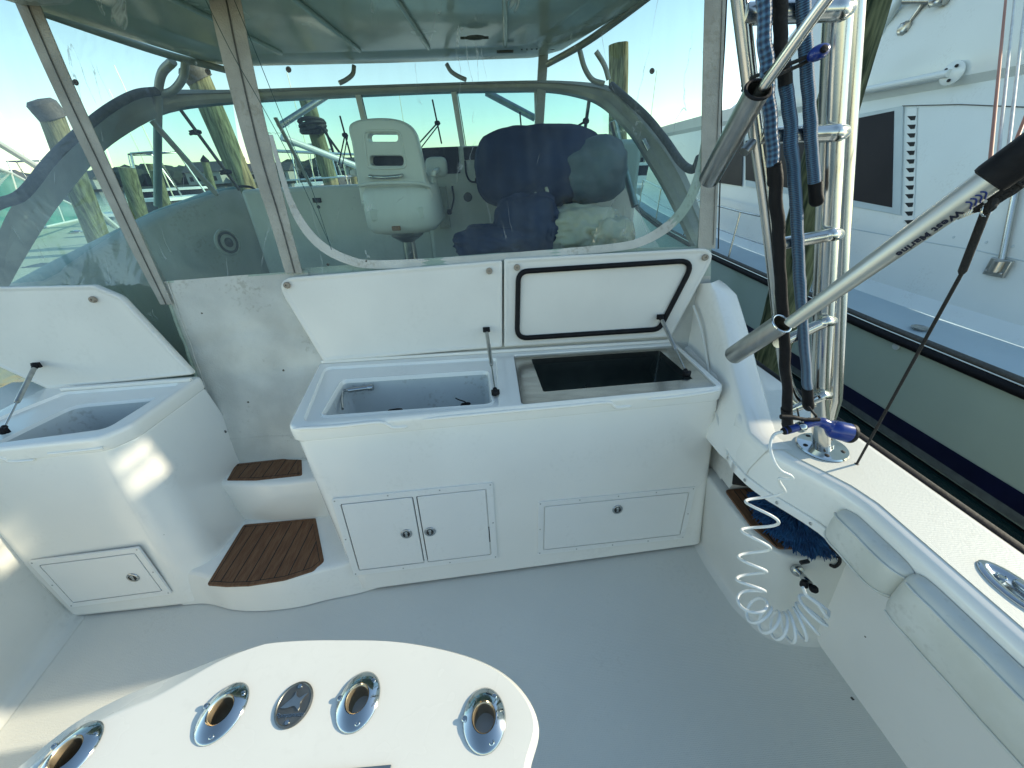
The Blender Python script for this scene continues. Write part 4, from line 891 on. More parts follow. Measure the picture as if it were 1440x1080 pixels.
# wipers outside the glass
def wiper(px, label):
    mb = MB(); P_ = [Yp(x, y, d) for x, y, d in px]; mb.tube(P_[:2], .006, n=6); mb.tube([P_[2], P_[3]], .005, n=6); mb.tube([P_[2]+V((.02, 0, 0)), P_[3]+V((.02, .0, -.02))], .004, n=6)
    mb.blob(P_[2], (.02, .015, .015), sub=2, amp=.05); return build(mb, 'wiper', 'blackr', label=label, cat='wiper', org=P_[3])
wiper([(608, 140, 3.26), (621, 202, 3.32), (615, 173, 3.27), (588, 203, 3.34)], 'black windshield wiper right of the helm seat headrest')
wiper([(478, 163, 3.24), (494, 222, 3.32), (485, 190, 3.27), (476, 232, 3.36)], 'black windshield wiper left of the helm seat')
wiper([(731, 158, 3.24), (734, 190, 3.3), (733, 186, 3.27), (728, 196, 3.34)], 'black windshield wiper above the blue seat cover')
# inner side of the cabin to port (speaker panel) and to starboard
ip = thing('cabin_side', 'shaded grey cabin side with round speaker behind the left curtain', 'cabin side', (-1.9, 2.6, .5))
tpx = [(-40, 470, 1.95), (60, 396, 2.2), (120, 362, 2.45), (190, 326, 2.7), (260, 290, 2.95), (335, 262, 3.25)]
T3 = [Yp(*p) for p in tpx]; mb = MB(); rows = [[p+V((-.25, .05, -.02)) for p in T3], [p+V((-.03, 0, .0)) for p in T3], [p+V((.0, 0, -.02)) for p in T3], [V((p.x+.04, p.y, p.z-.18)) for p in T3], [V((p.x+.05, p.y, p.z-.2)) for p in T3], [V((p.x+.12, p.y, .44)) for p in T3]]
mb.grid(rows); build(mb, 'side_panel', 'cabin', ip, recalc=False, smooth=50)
p = Yp(321, 341, 2.75); mb = MB(); ax = V((1, -.35, .1)); mb.lathe(p-ax*.01, ax, [(.085, 0), (.085, .012), (.075, .016), (.07, .01), (.045, .006), (.04, .012), (.0, .014)], n=32); build(mb, 'speaker', 'cabin', ip)
mb = MB(); mb.lathe(p, ax, [(.03, .006), (.02, .012), (0, .014)], n=24); mb.lathe(p, ax, [(.068, .0012), (.06, .0035), (.052, .0015)], n=32, caps=False); build(mb, 'speaker_cone', 'zip', ip)
mb = MB(); mb.tube(cr_spline([Yp(333, 264, 3.2), Yp(340, 262, 3.2), Yp(355, 264, 3.2), Yp(363, 273, 3.2)], 4), .008, n=8); build(mb, 'grab_bar', 'blackr', ip)
# helm bulkhead and dash
dh = thing('helm_console', 'off-white helm console with dark instrument screens beneath the windshield', 'helm', (.1, 3.0, .5))
mb = MB(); 
pp = [Yp(x, y, 3.0) for x, y in ((588, 206), (680, 204), (862, 212), (885, 250))]
zt = pp[1].z
mb.obox((pp[0].x, 3.0, .46), (1.5, 0, 0), (0, .32, 0), (0, 0, zt-.46)); mb.obox((pp[0].x-1.3, 3.12, .46), (1.30, 0, 0), (0, .2, 0), (0, 0, Yp(450, 262, 3.12).z-.46))
build(mb, 'dash_moulding', 'liner', dh, bevel=.03, seg=4)
def dashbox(x0, y0, x1, y1, material, name, d=.012, yy=3.0, bevel=.004):
    a, b = Yp(x0, y1, yy), Yp(x1, y0, yy); mb = MB(); mb.box((min(a.x, b.x), yy-d, min(a.z, b.z)), (max(a.x, b.x), yy+.02, max(a.z, b.z))); return build(mb, name, material, dh, bevel=bevel)
dashbox(589, 206, 644, 246, 'blackg', 'screen'); dashbox(653, 206, 678, 225, 'blackg', 'radio', .02); dashbox(684, 206, 740, 224, 'blackg', 'gauge_panel')
dashbox(441, 278, 446, 285, 'gap', 'switch', yy=3.12); dashbox(448, 278, 451, 285, 'gap', 'switch', yy=3.12); 
mb = MB(); mb.tube(cr_spline([Yp(654, 226, 2.98), Yp(656, 245, 2.95), Yp(662, 255, 2.95), Yp(672, 256, 2.96)], 5), .006, n=8); mb.blob(Yp(674, 254, 2.96), (.03, .02, .025), sub=2, amp=.05); build(mb, 'radio_handset', 'blackr', dh)
mb = MB(); mb.lathe(Yp(658, 277, 3.0), (0, -1, 0), [(.03, 0), (.03, .01), (.02, .02), (0, .02)], n=20); mb.lathe(Yp(448, 291, 3.12), (0, -1, 0), [(.012, 0), (.01, .01), (0, .012)], n=12); build(mb, 'dial', 'zip', dh)
dashbox(620, 262, 628, 320, 'cabin', 'throttle_base', .06); mb = MB(); mb.tube(cr_spline([Yp(636, 262, 2.95), Yp(638, 280, 2.9), Yp(634, 297, 2.88)], 4), .006, n=8); mb.blob(Yp(632, 298, 2.88), (.018, .018, .018), sub=2, amp=.02); build(mb, 'lever', 'blackr', dh)
# ------------- helm seat
SY = 2.40
hs = thing('helm_chair', 'off-white helm chair with slotted backrest and chrome handle', 'helm seat', (Yp(572, 350, SY).x, SY, .46))
bo = [(508, 292), (501, 250), (494, 205), (489, 180), (498, 170), (520, 166), (548, 166), (570, 172), (583, 186), (590, 210), (598, 250), (603, 285)]
ol = [(p.x, p.z) for p in cr_spline([Yp(x, y, SY) for x, y in bo+[bo[0]]], 5)][:-1]
sl = lambda x0, y0, x1, y1, r=.02: rpoly([(Yp(x0, y1, SY).x, Yp(x0, y1, SY).z), (Yp(x1, y1, SY).x, Yp(x1, y1, SY).z), (Yp(x1, y0, SY).x, Yp(x1, y0, SY).z), (Yp(x0, y0, SY).x, Yp(x0, y0, SY).z)], r)
h1_, h2_ = sl(517, 188, 559, 199), sl(520, 219, 567, 233)
mb = MB(); Y3 = lambda L, y: [V((a, y, b)) for a, b in L]
y0 = SY; 
mb.loft([Y3(ol, y0+.085), Y3(ol, y0+.02), Y3(inset(ol, .006), y0+.006), Y3(inset(ol, .016), y0)]); mb.holed([Y3(inset(ol, .016), y0), Y3(inset(h1_, -.01), y0), Y3(inset(h2_, -.01), y0)])
mb.holed([Y3(ol, y0+.085), Y3(h1_, y0+.085), Y3(h2_, y0+.085)])
for h in (h1_, h2_): mb.loft([Y3(inset(h, -.01), y0), Y3(inset(h, -.002), y0+.004), Y3(h, y0+.015), Y3(h, y0+.085)])
build(mb, 'backrest', 'seat', hs, smooth=50)
mb = MB(); 
for h in (h2_,): mb.add(Y3(inset(h, -.001), y0+.07), [tuple(range(len(h)))])
build(mb, 'slot_mesh', 'gap', hs)
mb = MB(); a, b = Yp(521, 247, SY), Yp(565, 246, SY); mb.tube(cr_spline([a+V((0, .0, 0)), a+V((.01, -.03, -.004)), a.lerp(b, .5)+V((0, -.04, -.008)), b+V((-.01, -.03, -.004)), b], 5), .011, n=12, flat=.8); build(mb, 'handle', 'chrome', hs)
# seat shell: wrap-around bucket
q = lambda x, y, d: Yp(x, y, SY+d)
rows = []
for (xl, yl, xr, yr, d) in ((503, 262, 606, 262, -.02), (504, 275, 610, 272, -.05), (509, 300, 616, 300, -.06), (513, 318, 619, 315, -.06), (520, 327, 612, 326, -.03), (535, 331, 600, 330, .03)):
    a, b = Yp(xl, yl, SY), Yp(xr, yr, SY); w = (b.x-a.x)/2; cx_ = (a.x+b.x)/2; z = (a.z+b.z)/2; row = []
    for k in range(28):
        t = math.tau*k/28; cc, ss = math.cos(t), math.sin(t); ex = .45
        row.append(V((cx_+w*math.copysign(abs(cc)**ex, cc), SY+.2+(.2-d)*math.copysign(abs(ss)**ex, ss), z+(.0))))
    rows.append(row)
mb = MB(); mb.loft(rows, cap0=True, cap1=True); build(mb, 'seat_shell', 'seat', hs, smooth=60)
mb = MB(); mb.tube(cr_spline([Yp(504, 261, SY-.02), Yp(525, 258, SY-.045), Yp(560, 257, SY-.05), Yp(590, 258, SY-.04), Yp(605, 263, SY-.0)], 6), .009, n=10); mb2 = MB(); fr_ = [Yp(x, y, SY-.002) for x, y in ((511, 184), (562, 184), (572, 236), (517, 238))]; build(mb, 'shell_lip', 'seat', hs)
mb = MB(); mb.tube([V((a_, SY-.001, b_)) for a_, b_ in rpoly([(p.x, p.z) for p in fr_], .03)], .006, n=8, closed=True); build(mb, 'slot_surround', 'seat', hs)
mb = MB(); a, b = Yp(520, 293, SY-.03), Yp(598, 308, SY-.03); mb.box((a.x, SY-.055, b.z), (b.x, SY-.03, a.z)); build(mb, 'cushion', 'vinylw', hs, bevel=.012, seg=4)
a, b = Yp(551, 318, SY-.06), Yp(564, 324, SY-.06); mb = MB(); mb.box((a.x, SY-.072, b.z), (b.x, SY-.055, a.z)); build(mb, 'latch_plate', 'rust', hs, bevel=.004)
mb = MB(); 
for x0, x1 in ((486, 499), (603, 612)): 
    a, b = Yp(x0, 239, SY), Yp(x1, 249, SY); mb.obox((a.x, SY+.05, b.z), (b.x-a.x, 0, 0), (0, .36, .02), (0, 0, a.z-b.z))
build(mb, 'armrest', 'seat', hs, bevel=.015, seg=4)
mb = MB(); p = Yp(573, 330, SY+.2); mb.lathe((p.x, SY+.2, .46), (0, 0, 1), [(.15, 0), (.15, .01), (.05, .03), (.045, .3), (.04, p.z-.5), (.09, p.z-.47), (.1, p.z-.46)], n=28); build(mb, 'pedestal', 'alud', hs)
# companion seat behind covers etc
mb = MB(); a = Yp(614, 235, 2.75); mb.blob(a, (.065, .04, .055), sub=3, amp=.01, p=4); mb.tube([a-V((.02, 0, .04)), a-V((.04, 0, .25))], .018, n=10)
build(mb, 'armrest_pad', 'seat', label='small rounded off-white pad right of the helm seat', cat='pad', org=a)
c = Yp(760, 238, 2.55); mb = MB(); mb.blob(c+V((0, .12, .0)), (.37, .26, .215), amp=.05, sc=1.6, seed=4, p=3.2, sub=5)
bc = build(mb, 'seat_cover', 'navy', label='bulky navy blue cover over the companion seat', cat='cover', org=c, smooth=180)
c = Yp(828, 240, 2.55); mb = MB(); mb.blob(c+V((0, .10, .0)), (.225, .26, .18), amp=.06, sc=1.8, seed=8, p=2.8, sub=5)
build(mb, 'seat_cover', 'greyc', label='grey cover bunched at the right of the navy seat cover', cat='cover', org=c, smooth=180)
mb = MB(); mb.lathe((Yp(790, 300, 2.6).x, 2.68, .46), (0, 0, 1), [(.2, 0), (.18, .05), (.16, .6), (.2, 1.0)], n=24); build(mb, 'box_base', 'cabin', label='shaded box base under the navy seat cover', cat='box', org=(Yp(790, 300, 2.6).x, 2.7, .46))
mb = MB(); c = Yp(742, 318, 2.25); mb.blob(c, (.17, .13, .155), amp=.10, sc=2, seed=11, p=3, sub=5); mb.blob(Yp(690, 342, 2.2), (.19, .12, .09), amp=.12, sc=2.2, seed=14, p=2.6, sub=5)
build(mb, 'canvas_bag', 'navy', label='dark blue canvas bag slumped below the seat cover behind the right lid', cat='bag', org=c, smooth=180)
mb = MB(); mb.blob(Yp(812, 326, 2.3), (.25, .15, .13), amp=.16, sc=2.4, seed=21, p=2.4, sub=5); mb.blob(Yp(858, 335, 2.2), (.12, .10, .10), amp=.2, sc=2.5, seed=25, sub=4)
mb.tube(cr_spline([Yp(768, 264, 2.35), Yp(770, 272, 2.33), Yp(766, 280, 2.32), Yp(778, 283, 2.3)], 4), .009, n=8); mb.tube(cr_spline([Yp(752, 272, 2.35), Yp(758, 280, 2.33), Yp(766, 286, 2.32)], 4), .01, n=8)
build(mb, 'crumpled_cloth', 'cloth', label='crumpled cream vinyl cloth right of the dark blue bag', cat='cloth', org=Yp(812, 326, 2.3), smooth=180)
# port lounge block (dark) beside helm seat
mb = MB(); a, b = Yp(420, 330, 2.6), Yp(500, 330, 2.6); 
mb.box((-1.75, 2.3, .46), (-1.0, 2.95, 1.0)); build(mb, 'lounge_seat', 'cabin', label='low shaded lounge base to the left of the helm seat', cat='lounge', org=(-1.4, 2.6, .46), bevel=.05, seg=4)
# foredeck with bow rail
fd = [(-2.05, 3.3), (-2.0, 4.4), (-1.75, 6), (-1.2, 7.6), (-.55, 8.6), (.1, 7.6), (.7, 6), (1.0, 4.4), (1.1, 3.3)]
mb = MB(); mb.loft([to3(fd, -.5), to3(fd, 1.2), to3(inset(fd, .02), 1.34), to3(inset(fd, .5), 1.52)], cap1=True); build(mb, 'foredeck', 'white', label='white foredeck of our boat seen through the windshield', cat='foredeck', org=(-.5, 5, 1.2))
mb = MB(); rl = cr_spline([V((x, y, 1.95)) for x, y in fd[1:-1]], 6); mb.tube(rl, .014, n=8); mb.tube([p+V((0, 0, -.25)) for p in rl], .009, n=6)
for p in rl[::5]: mb.tube([V((p.x, p.y, 1.2)), p], .011, n=6)
build(mb, 'bow_rail', 'alu', label='thin stainless bow rail around the foredeck', cat='rail', org=(-.5, 6, 1.3))
# outrigger / antenna diagonals seen through windshield
def simple_tube(P_, r, name, material, label, cat, **k):
    mb = MB(); mb.tube(P_, r, n=12); return build(mb, name, material, label=label, cat=cat, org=V(P_[0]), **k)
simple_tube([Yp(392, 178, 3.4), Yp(462, 133, 3.7)], .022, 'support_tube', 'alud', 'grey tube slanting up across the left windshield pane', 'tube')
simple_tube([Yp(396, 193, 4.6), Yp(505, 235, 5.2)], .032, 'rail_tube', 'white', 'white tube slanting down behind the helm seat', 'tube')
simple_tube([Yp(684, 130, 3.6), Yp(752, 166, 3.5)], .024, 'support_tube', 'alud', 'grey tube slanting down across the pane above the blue cover', 'tube')
simple_tube([Yp(885, 150, 2.6), Yp(862, 170, 2.9), Yp(880, 240, 2.9), Yp(893, 290, 2.8)][1:], .025, 'support_tube', 'alud', 'grey tube standing outside the right windshield pane', 'tube')
# ================================================================== tower ladder at starboard
lad = thing('tower_ladder', 'polished aluminium tower ladder leg standing on the starboard side deck', 'ladder', (1.045, .935, .9))
bs = Zp(1156, 634, .903)
def Lp(x, y, yy=None): return Yp(x, y, bs.y+.0 if yy is None else yy)
mb = MB(); mb.tube([bs, Lp(1152, 560), Lp(1163, 330), Lp(1173, 110), Lp(1183, -60)], .0235, n=24); build(mb, 'leg', 'alu', lad)
mb = MB(); mb.tube([bs+V((.035, .05, 0)), Lp(1172, 560, bs.y+.045), Lp(1180, 330, bs.y+.045), Lp(1192, 100, bs.y+.045), Lp(1200, -60, bs.y+.045)], .0225, n=24); build(mb, 'leg', 'alu', lad)
mb = MB(); LL = [Lp(1032, -70), Lp(1044, 30), Lp(1060, 160), Lp(1078, 290), Lp(1090, 400), Lp(1101, 500), Lp(1110, 545), Lp(1128, 568), Lp(1150, 565)]; mb.tube(cr_spline(LL, 6), .0145, n=20); build(mb, 'leg', 'alu', lad)
def legx(y):
    for (a, b) in zip([(1032, -70), (1044, 30), (1060, 160), (1078, 290), (1090, 400), (1101, 500)], [(1044, 30), (1060, 160), (1078, 290), (1090, 400), (1101, 500), (1110, 545)]):
        if a[1] <= y <= b[1]: return a[0]+(b[0]-a[0])*(y-a[1])/(b[1]-a[1])
    return 1110
for (xr, yr, yl, rr_) in ((1188, 14, 20, .0165), (1182, 187, 192, .016), (1176, 330, 345, .0145), (1168, 452, 480, .014), (1163, 556, 592, .014)):
    f_ = bs.y-.028; a, b = Lp(xr-6, yr, f_), Lp(legx(yl if yl < 545 else 540)+4, yl if yl < 560 else 575, bs.y-.006)
    mb = MB(); mb.tube(cr_spline([Lp(xr-2, yr, bs.y+.02), Lp(xr+1, yr, bs.y-.004), a, a.lerp(b, .12), a.lerp(b, .5), b], 5), rr_, n=18); build(mb, 'rung', 'alu', lad)
mb = MB(); mb.lathe((bs.x+.01, bs.y+.015, .9), (0, 0, 1), [(.072, .0035), (.073, .006), (.070, .011), (.030, .016), (.026, .03)], n=44); bp_ = build(mb, 'base_plate', 'chrome', lad)
mb = MB()
for k in range(5):
    t = .5+math.tau*k/5; mb.lathe((bs.x+.01+.053*math.cos(t), bs.y+.015+.053*math.sin(t), .911), (0, 0, 1), [(.007, 0), (.007, .003), (.004, .005), (0, .005)], n=12)
build_each(mb, 'base_bolt', 'gap', lad)
# cross brace by upper holder
mb = MB(); mb.tube([Lp(1046, 214, bs.y-.01), Lp(1062, 196)], .010, n=12); mb.tube([Lp(1095, 482, bs.y-.04), Lp(1104, 478)], .014, n=12); build_each(mb, 'holder_bracket', 'alud', lad)
# rod holders + poles
def holder(px0, px1, d0, d1, r, label):
    a, b = Yp(*px0, d0), Yp(*px1, d1); d = (b-a).normalized(); L = (b-a).length; mb = MB()
    mb.lathe(a, d, [(r*.88, 0.03), (r*.88, -.0), (r, -.001), (r, L*.5), (r, L), (r*.93, L+.003), (0, L+.004)], n=36, caps=False)
    mb.lathe(a, d, [(r*.88, 0), (r*.86, L*.9), (0, L*.9)], n=36, caps=False)
    t = thing('rod_holder', label, 'rod holder', b, 'rod holders clamped to the tower ladder')
    build(mb, 'holder_tube', 'alud', t, smooth=50)
    mb = MB(); mb.tube([a+(d*.0)+(rot_axes(d)[0]*math.cos(k*math.tau/30)+rot_axes(d)[1]*math.sin(k*math.tau/30))*r*.95 for k in range(30)], .0028, n=8, closed=True); build(mb, 'mouth_rim', 'blackr' if 'upper' in label else 'chrome', t)
    return a, d, L
a1, d1, L1 = holder((1066, 126), (997, 252), .80, .95, .0215, 'upper satin tube rod holder holding the thin bright pole')
a2, d2, L2 = holder((1099, 455), (1031, 500), .83, .93, .0245, 'lower satin tube rod holder holding the lettered silver pole')
# pole in the upper holder
b = Yp(1150, 15, .74); dd = (b-a1).normalized(); mb = MB(); mb.tube([a1+d1*.10+V((0, 0, 0)), a1+V((.006, 0, 0)), b, b+dd*.5], .0095, n=20); build(mb, 'pole', 'alu', label='thin bright pole standing in the upper rod holder', cat='pole', org=a1)
# lettered pole in the lower holder
pg = thing('lettered_pole', 'silver pole with dark lettering and black grip resting in the lower rod holder', 'pole', a2)
st_, en = Dp(1108, 457, .86), Dp(1393, 252, .60); ax = (en-st_).normalized(); L = (en-st_).length
mb = MB(); mb.tube([st_+ax*.005-V((0,0,.003)), st_+ax*.01, st_+ax*L*.35, st_+ax*L*.7, en], [.0125, .0135, .0165, .0195, .0215], n=28); pt = build(mb, 'pole_shaft', 'pole', pg)
mb = MB(); mb.lathe(en, ax, [(.0215, -.004), (.0255, -.002), (.0265, .004), (.027, .5), (.02, .52)], n=28); build(mb, 'grip', 'blackr', pg)
# lettering, upside down, wrapped on the camera side of the pole
mid = Dp(1316, 320, .70); s = (mid-st_).dot(ax); o = st_+ax*s; toC = (CAM-o); toC = (toC-ax*toC.dot(ax)).normalized()
side_ = ax.cross(toC).normalized()
if side_.z > 0: side_ = -side_
nrm = (toC*.75+side_*.66).normalized(); vv = ax.cross(nrm).normalized(); rr_ = .0185
mb = text_mesh('West Marine', .0162, (0, 0, 0), (1, 0, 0), (0, 1, 0), (0, 0, 1), .0, spacing=1.06, bold=.0007)
uu = -ax; vq = nrm.cross(uu).normalized()
def wrap(x, y, z, s0): 
    r_ = (.0135+(.0215-.0135)*max(0, min(1, s0/L)))*1.01; t = y/r_
    return st_+ax*s0+nrm*(math.cos(t)*(r_+.0006+z))+vq*(math.sin(t)*(r_+.0006+z))
bm = bmesh.new(); vs_ = [bm.verts.new(p) for p in mb.v]
for f in mb.f:
    try: bm.faces.new([vs_[i] for i in f])
    except ValueError: pass
for k in range(-9, 10): bmesh.ops.bisect_plane(bm, geom=bm.verts[:]+bm.edges[:]+bm.faces[:], plane_co=(0, k*.0016, 0), plane_no=(0, 1, 0))
bm.verts.index_update(); W2 = MB(); s -= .006
W2.add([wrap(v.co.x, v.co.y, .0004, s-v.co.x) for v in bm.verts], [tuple(v.index for v in f.verts) for f in bm.faces]); bm.free(); build(W2, 'lettering', 'ink', pt, recalc=False)
sgn = 1
mb = MB()
for k in range(4):
    base = s+.056+k*.006
    mb.tube([wrap(0, -.009+.018*j/8, .0003, base+.003*math.sin(j/8*math.pi*1.6)) for j in range(9)], .0012, n=6)
build(mb, 'wave_mark', mat('blue_wave_ink', (.01, .03, .18), .5, var=.1), pt)
# shackle, black block, bungee down to the deck
bg_ = thing('tie_down', 'black cord stretched from the lettered pole down to the side deck', 'cord', Zp(1205, 652, .9))
p0, p1, p2 = Dp(1385, 300, .645), Dp(1352, 385, .70), Zp(1205, 652, .904)
mb = MB(); mb.tube([p0, p0.lerp(p1, .95), p1], [.0062, .0062, .004], n=12); mb.tube([p1, p2], .0032, n=10); build(mb, 'cord', 'black', bg_)
mb = MB(); rc = Dp(1388, 294, .64); mb.tube([rc+V((.009*math.cos(t), 0.002*math.sin(t), .011*math.sin(t))) for t in [math.tau*k/20 for k in range(20)]], .0016, n=8, closed=True); mb.tube([rc+V((-.01, 0, .012)), rc+V((.012, 0, .014))], .003, n=8); build(mb, 'shackle', 'chrome', bg_)
mb = MB(); q = Dp(1405, 272, .63); mb.blob(q, (.030, .012, .012), axes=(ax, vq, nrm), amp=.22, sc=3, seed=5); mb.blob(Dp(1393, 288, .635), (.008, .007, .012), amp=.2, sc=3, seed=6, sub=3)
for k in range(5): mb.tube([q+ax*(-.02+.01*k)+vq*.010*math.cos(t)+nrm*.012*math.sin(t) for t in [math.tau*j/14 for j in range(14)]], .0022, n=6, closed=True)
build(mb, 'cord_lashing', 'black', bg_)
mb = MB(); q = Dp(1376, 262, .66); mb.blob(q, (.022, .010, .010), axes=(ax, vq, nrm), amp=.25, sc=3, seed=9, sub=3); build(mb, 'upper_lashing', 'black', bg_)
mb = MB(); mb.lathe(p2-V((0, 0, .004)), (0, 0, 1), [(.010, 0), (.009, .002), (.004, .004), (0, .006)], n=14); build(mb, 'deck_eye', 'zip', bg_)
mb = MB()
for k in range(9): q = Dp(1352+k*4.2, 303-k*1.6, .662); mb.tube([q+V((.002*math.cos(t)+.001, .003, .007*math.sin(t))) for t in [math.tau*j/10 for j in range(10)]], .0009, n=5, closed=True)
build(mb, 'wire_whipping', 'alud', pg)
# ---- braided sleeves hanging on the ladder
gs = 'sleeves and lines hanging on the tower ladder'
def sleeve(px, d, r, material, label, cap=None, wig=.0015, seed=0, flat=.75):
    t = thing('braided_sleeve' if 'braid' in material else 'black_sleeve', label, 'sleeve', Yp(*px[-1], d), gs)
    P_ = cr_spline([Yp(x, y, d) for i, (x, y) in enumerate(px)], 10); n_ = len(P_); rs = [r*(1+.09*noise.noise(V((i*.16, seed, 0)))+.05*noise.noise(V((i*.6, seed, 3)))) for i in range(n_)]
    P_ = [p+V((wig*noise.noise(V((i*.2, seed, 1)))*3, 0, 0)) for i, p in enumerate(P_)]
    mb = MB(); mb.tube(P_, rs, n=20, flat=flat); build(mb, 'sleeve_body', material, t, smooth=80)
    if cap == 'flat':
        mb = MB(); mb.lathe(p1-d.normalized()*.06, (d.normalized()+V((-.25, -.3, 0))).normalized(), [(r*1.13, -.03), (r*1.15, .10), (r*.9, .13), (0, .14)], n=20); build(mb, 'post_cap', 'zip', t)
    elif cap:
        Q = cr_spline([Yp(x, y, d) for x, y in cap], 5); m_ = len(Q); mb = MB(); mb.tube(Q, [r*1.08]*(m_-4)+[r*1.12, r*1.18, r*1.1, r*.8], n=20, flat=.8); build(mb, 'end_cap', 'blackr', t, smooth=60)
    return t
sleeve([(1074, -40), (1075, 40), (1078, 100), (1082, 150), (1086, 200), (1088, 236)], .87, .0140, 'braid', 'leftmost blue diamond-braided sleeve hanging on the ladder', cap=[(1088, 228), (1089, 245), (1090, 262)], seed=1)
sleeve([(1100, 80), (1104, 110), (1110, 160), (1114, 220), (1119, 280), (1122, 340), (1125, 400), (1129, 460), (1134, 530), (1136, 548)], .885, .0145, 'braid2', 'middle blue ribbed sleeve ending in a black cap above the hose nozzle', cap=[(1135, 545), (1136, 560), (1137, 575)], seed=5, wig=.0008)
sleeve([(1128, -40), (1130, 20), (1134, 90), (1138, 150), (1142, 210), (1146, 262)], .88, .0135, 'braid2', 'right blue ribbed sleeve with a short black end beside the upper rungs', cap=[(1146, 256), (1147, 272), (1149, 288)], seed=9, wig=.0008)
sleeve([(1095, -40), (1097, 30), (1099, 80), (1104, 120)], .88, .0135, 'black', 'black sleeve at the top between the two blue sleeves', seed=12)
sleeve([(1089, 232), (1093, 300), (1096, 360), (1100, 430), (1104, 500), (1107, 560), (1107, 592)], .865, .0150, 'blackr', 'long black rubber sleeve hanging down to the hose nozzle', cap=[(1106, 575), (1107, 590), (1108, 602)], seed=15)
# ball bungee
t = thing('ball_bungee', 'black bungee with blue plastic ball tied round the ladder sleeves', 'bungee', Yp(1155, 75, .84))
mb = MB(); c = Yp(1151, 74, .84); mb.blob(c, (.019, .012, .012), axes=((cr*.95-cu*-.25).normalized(), cd, cu), amp=.01, sub=4, p=2.2); build(mb, 'ball', 'nozzle', t)
mb = MB(); mb.lathe(Yp(1158, 70, .828), -cd, [(.006, 0), (.006, .004), (0, .005)], n=16); build(mb, 'cord_hole', 'blackr', t)
mb = MB(); mb.tube(cr_spline([c, Yp(1130, 82, .845), Yp(1105, 92, .85), Yp(1085, 100, .85), Yp(1060, 108, .9), Yp(1044, 120, .95)], 5), .0032, n=8); mb.tube(cr_spline([c, Yp(1132, 88, .85), Yp(1108, 99, .85), Yp(1088, 108, .85), Yp(1062, 116, .9), Yp(1044, 127, .95)], 5), .0032, n=8); build(mb, 'bungee_cord', 'black', t)
# ---- hose nozzle, hose, spigot
nz = thing('hose_nozzle', 'blue spray nozzle with black trigger hanging below the ladder sleeves', 'nozzle', Dp(1140, 600, .98))
D_ = .97
mb = MB(); mb.tube(cr_spline([Dp(1103, 606, D_), Dp(1118, 602, D_), Dp(1138, 595, D_), Dp(1152, 593, D_), Dp(1164, 598, D_), Dp(1172, 604, D_)], 5), [.010]*8+[.011]*8+[.013]*5+[.015]*5, n=18)
h0, h1 = Dp(1170, 603, D_), Dp(1194, 609, D_); mb.lathe(h0, h1-h0, [(.013, -.01), (.022, .0), (.024, .012), (.024, .03), (.0245, .042)], n=24); build(mb, 'nozzle_body', 'nozzle', nz)
mb = MB(); dn = (h1-h0).normalized(); mb.lathe(h0+dn*.038, dn, [(.0235, 0), (.025, .003), (.0245, .012), (.018, .016), (0, .014)], n=24); mb.tube(cr_spline([Dp(1098, 586, D_-.01), Dp(1115, 587, D_-.01), Dp(1132, 590, D_-.01), Dp(1152, 590, D_-.01)], 4), [.006]*6+[.005]*7, n=10); build(mb, 'trigger', 'blackr', nz, smooth=60); mb = MB(); mb.lathe(Dp(1101, 607, D_), Dp(1106, 605, D_)-Dp(1101, 607, D_), [(.0085, 0), (.0105, .008), (.0105, .016)], n=16); build(mb, 'hose_end', 'blackr', nz, smooth=60)
mb = MB(); mb.lathe(Dp(1122, 602, D_), Dp(1130, 599, D_)-Dp(1122, 602, D_), [(.0125, 0), (.0145, .004), (.0145, .012), (.012, .016)], n=14); build(mb, 'collar', 'chrome', nz)
mb = MB(); mb.tube(cr_spline([Dp(1137, 572, D_), Dp(1143, 580, D_-.01), Dp(1148, 586, D_), Dp(1143, 592, D_-.01), Dp(1137, 588, D_)], 5), .0028, n=8); mb.tube([Dp(1121, 574, D_), Dp(1124, 590, D_)], .002, n=6); build(mb, 'hook', 'black', nz)
hs_ = thing('coiled_hose', 'white coiled washdown hose hanging from the blue nozzle to the spigot', 'hose', Dp(1110, 880, 1.0))
path = [Dp(1100, 607, D_), Dp(1088, 612, D_), Dp(1083, 628, .96), Dp(1088, 648, .95), Dp(1098, 662, .95), Dp(1112, 669, .95), Dp(1113, 674, .955), Dp(1095, 674, .97), Dp(1075, 674, .98)]
# coil: loops given by centre px, semi-axes px (wide loops seen nearly edge-on at top, tighter below)
mb = MB()
cc_ = [(1072, 692, 26, 14), (1068, 728, 24, 17), (1064, 757, 22, 18), (1060, 785, 20, 16), (1056, 812, 19, 15), (1054, 836, 19, 14), (1058, 857, 18, 14)]
loops = []
C3 = [(1080, 686), (1074, 712), (1068, 738), (1062, 765), (1058, 792), (1056, 817), (1056, 840), (1064, 858), (1076, 870), (1090, 878), (1104, 882), (1118, 880), (1131, 874), (1140, 864), (1148, 850)]
Cs = cr_spline([Dp(x, y, 1.0 if i < 7 else 1.02) for i, (x, y) in enumerate(C3)], 24); NN = len(Cs)
turns = 12.5
coil = []
for i, c in enumerate(Cs):
    f_ = i/(NN-1); tg = (Cs[min(i+1, NN-1)]-Cs[max(i-1, 0)]).normalized(); a_, b_ = rot_axes(tg)
    tg2 = (tg+cd*.0).normalized(); s1 = tg2.cross(cd).normalized(); s2 = s1.cross(tg2).normalized()
    R = .046 if f_ < .2 else .040; R = .045-.012*min(1, f_/.25)+.006*max(0, f_-.6)/.4; ph = math.tau*turns*(f_**1.25)
    coil.append(c+s1*R*math.cos(ph)+s2*R*.9*math.sin(ph)+tg*.010*math.sin(ph))
pts_ = cr_spline(path[:-1]+[coil[0], coil[5]], 8)[:-9]
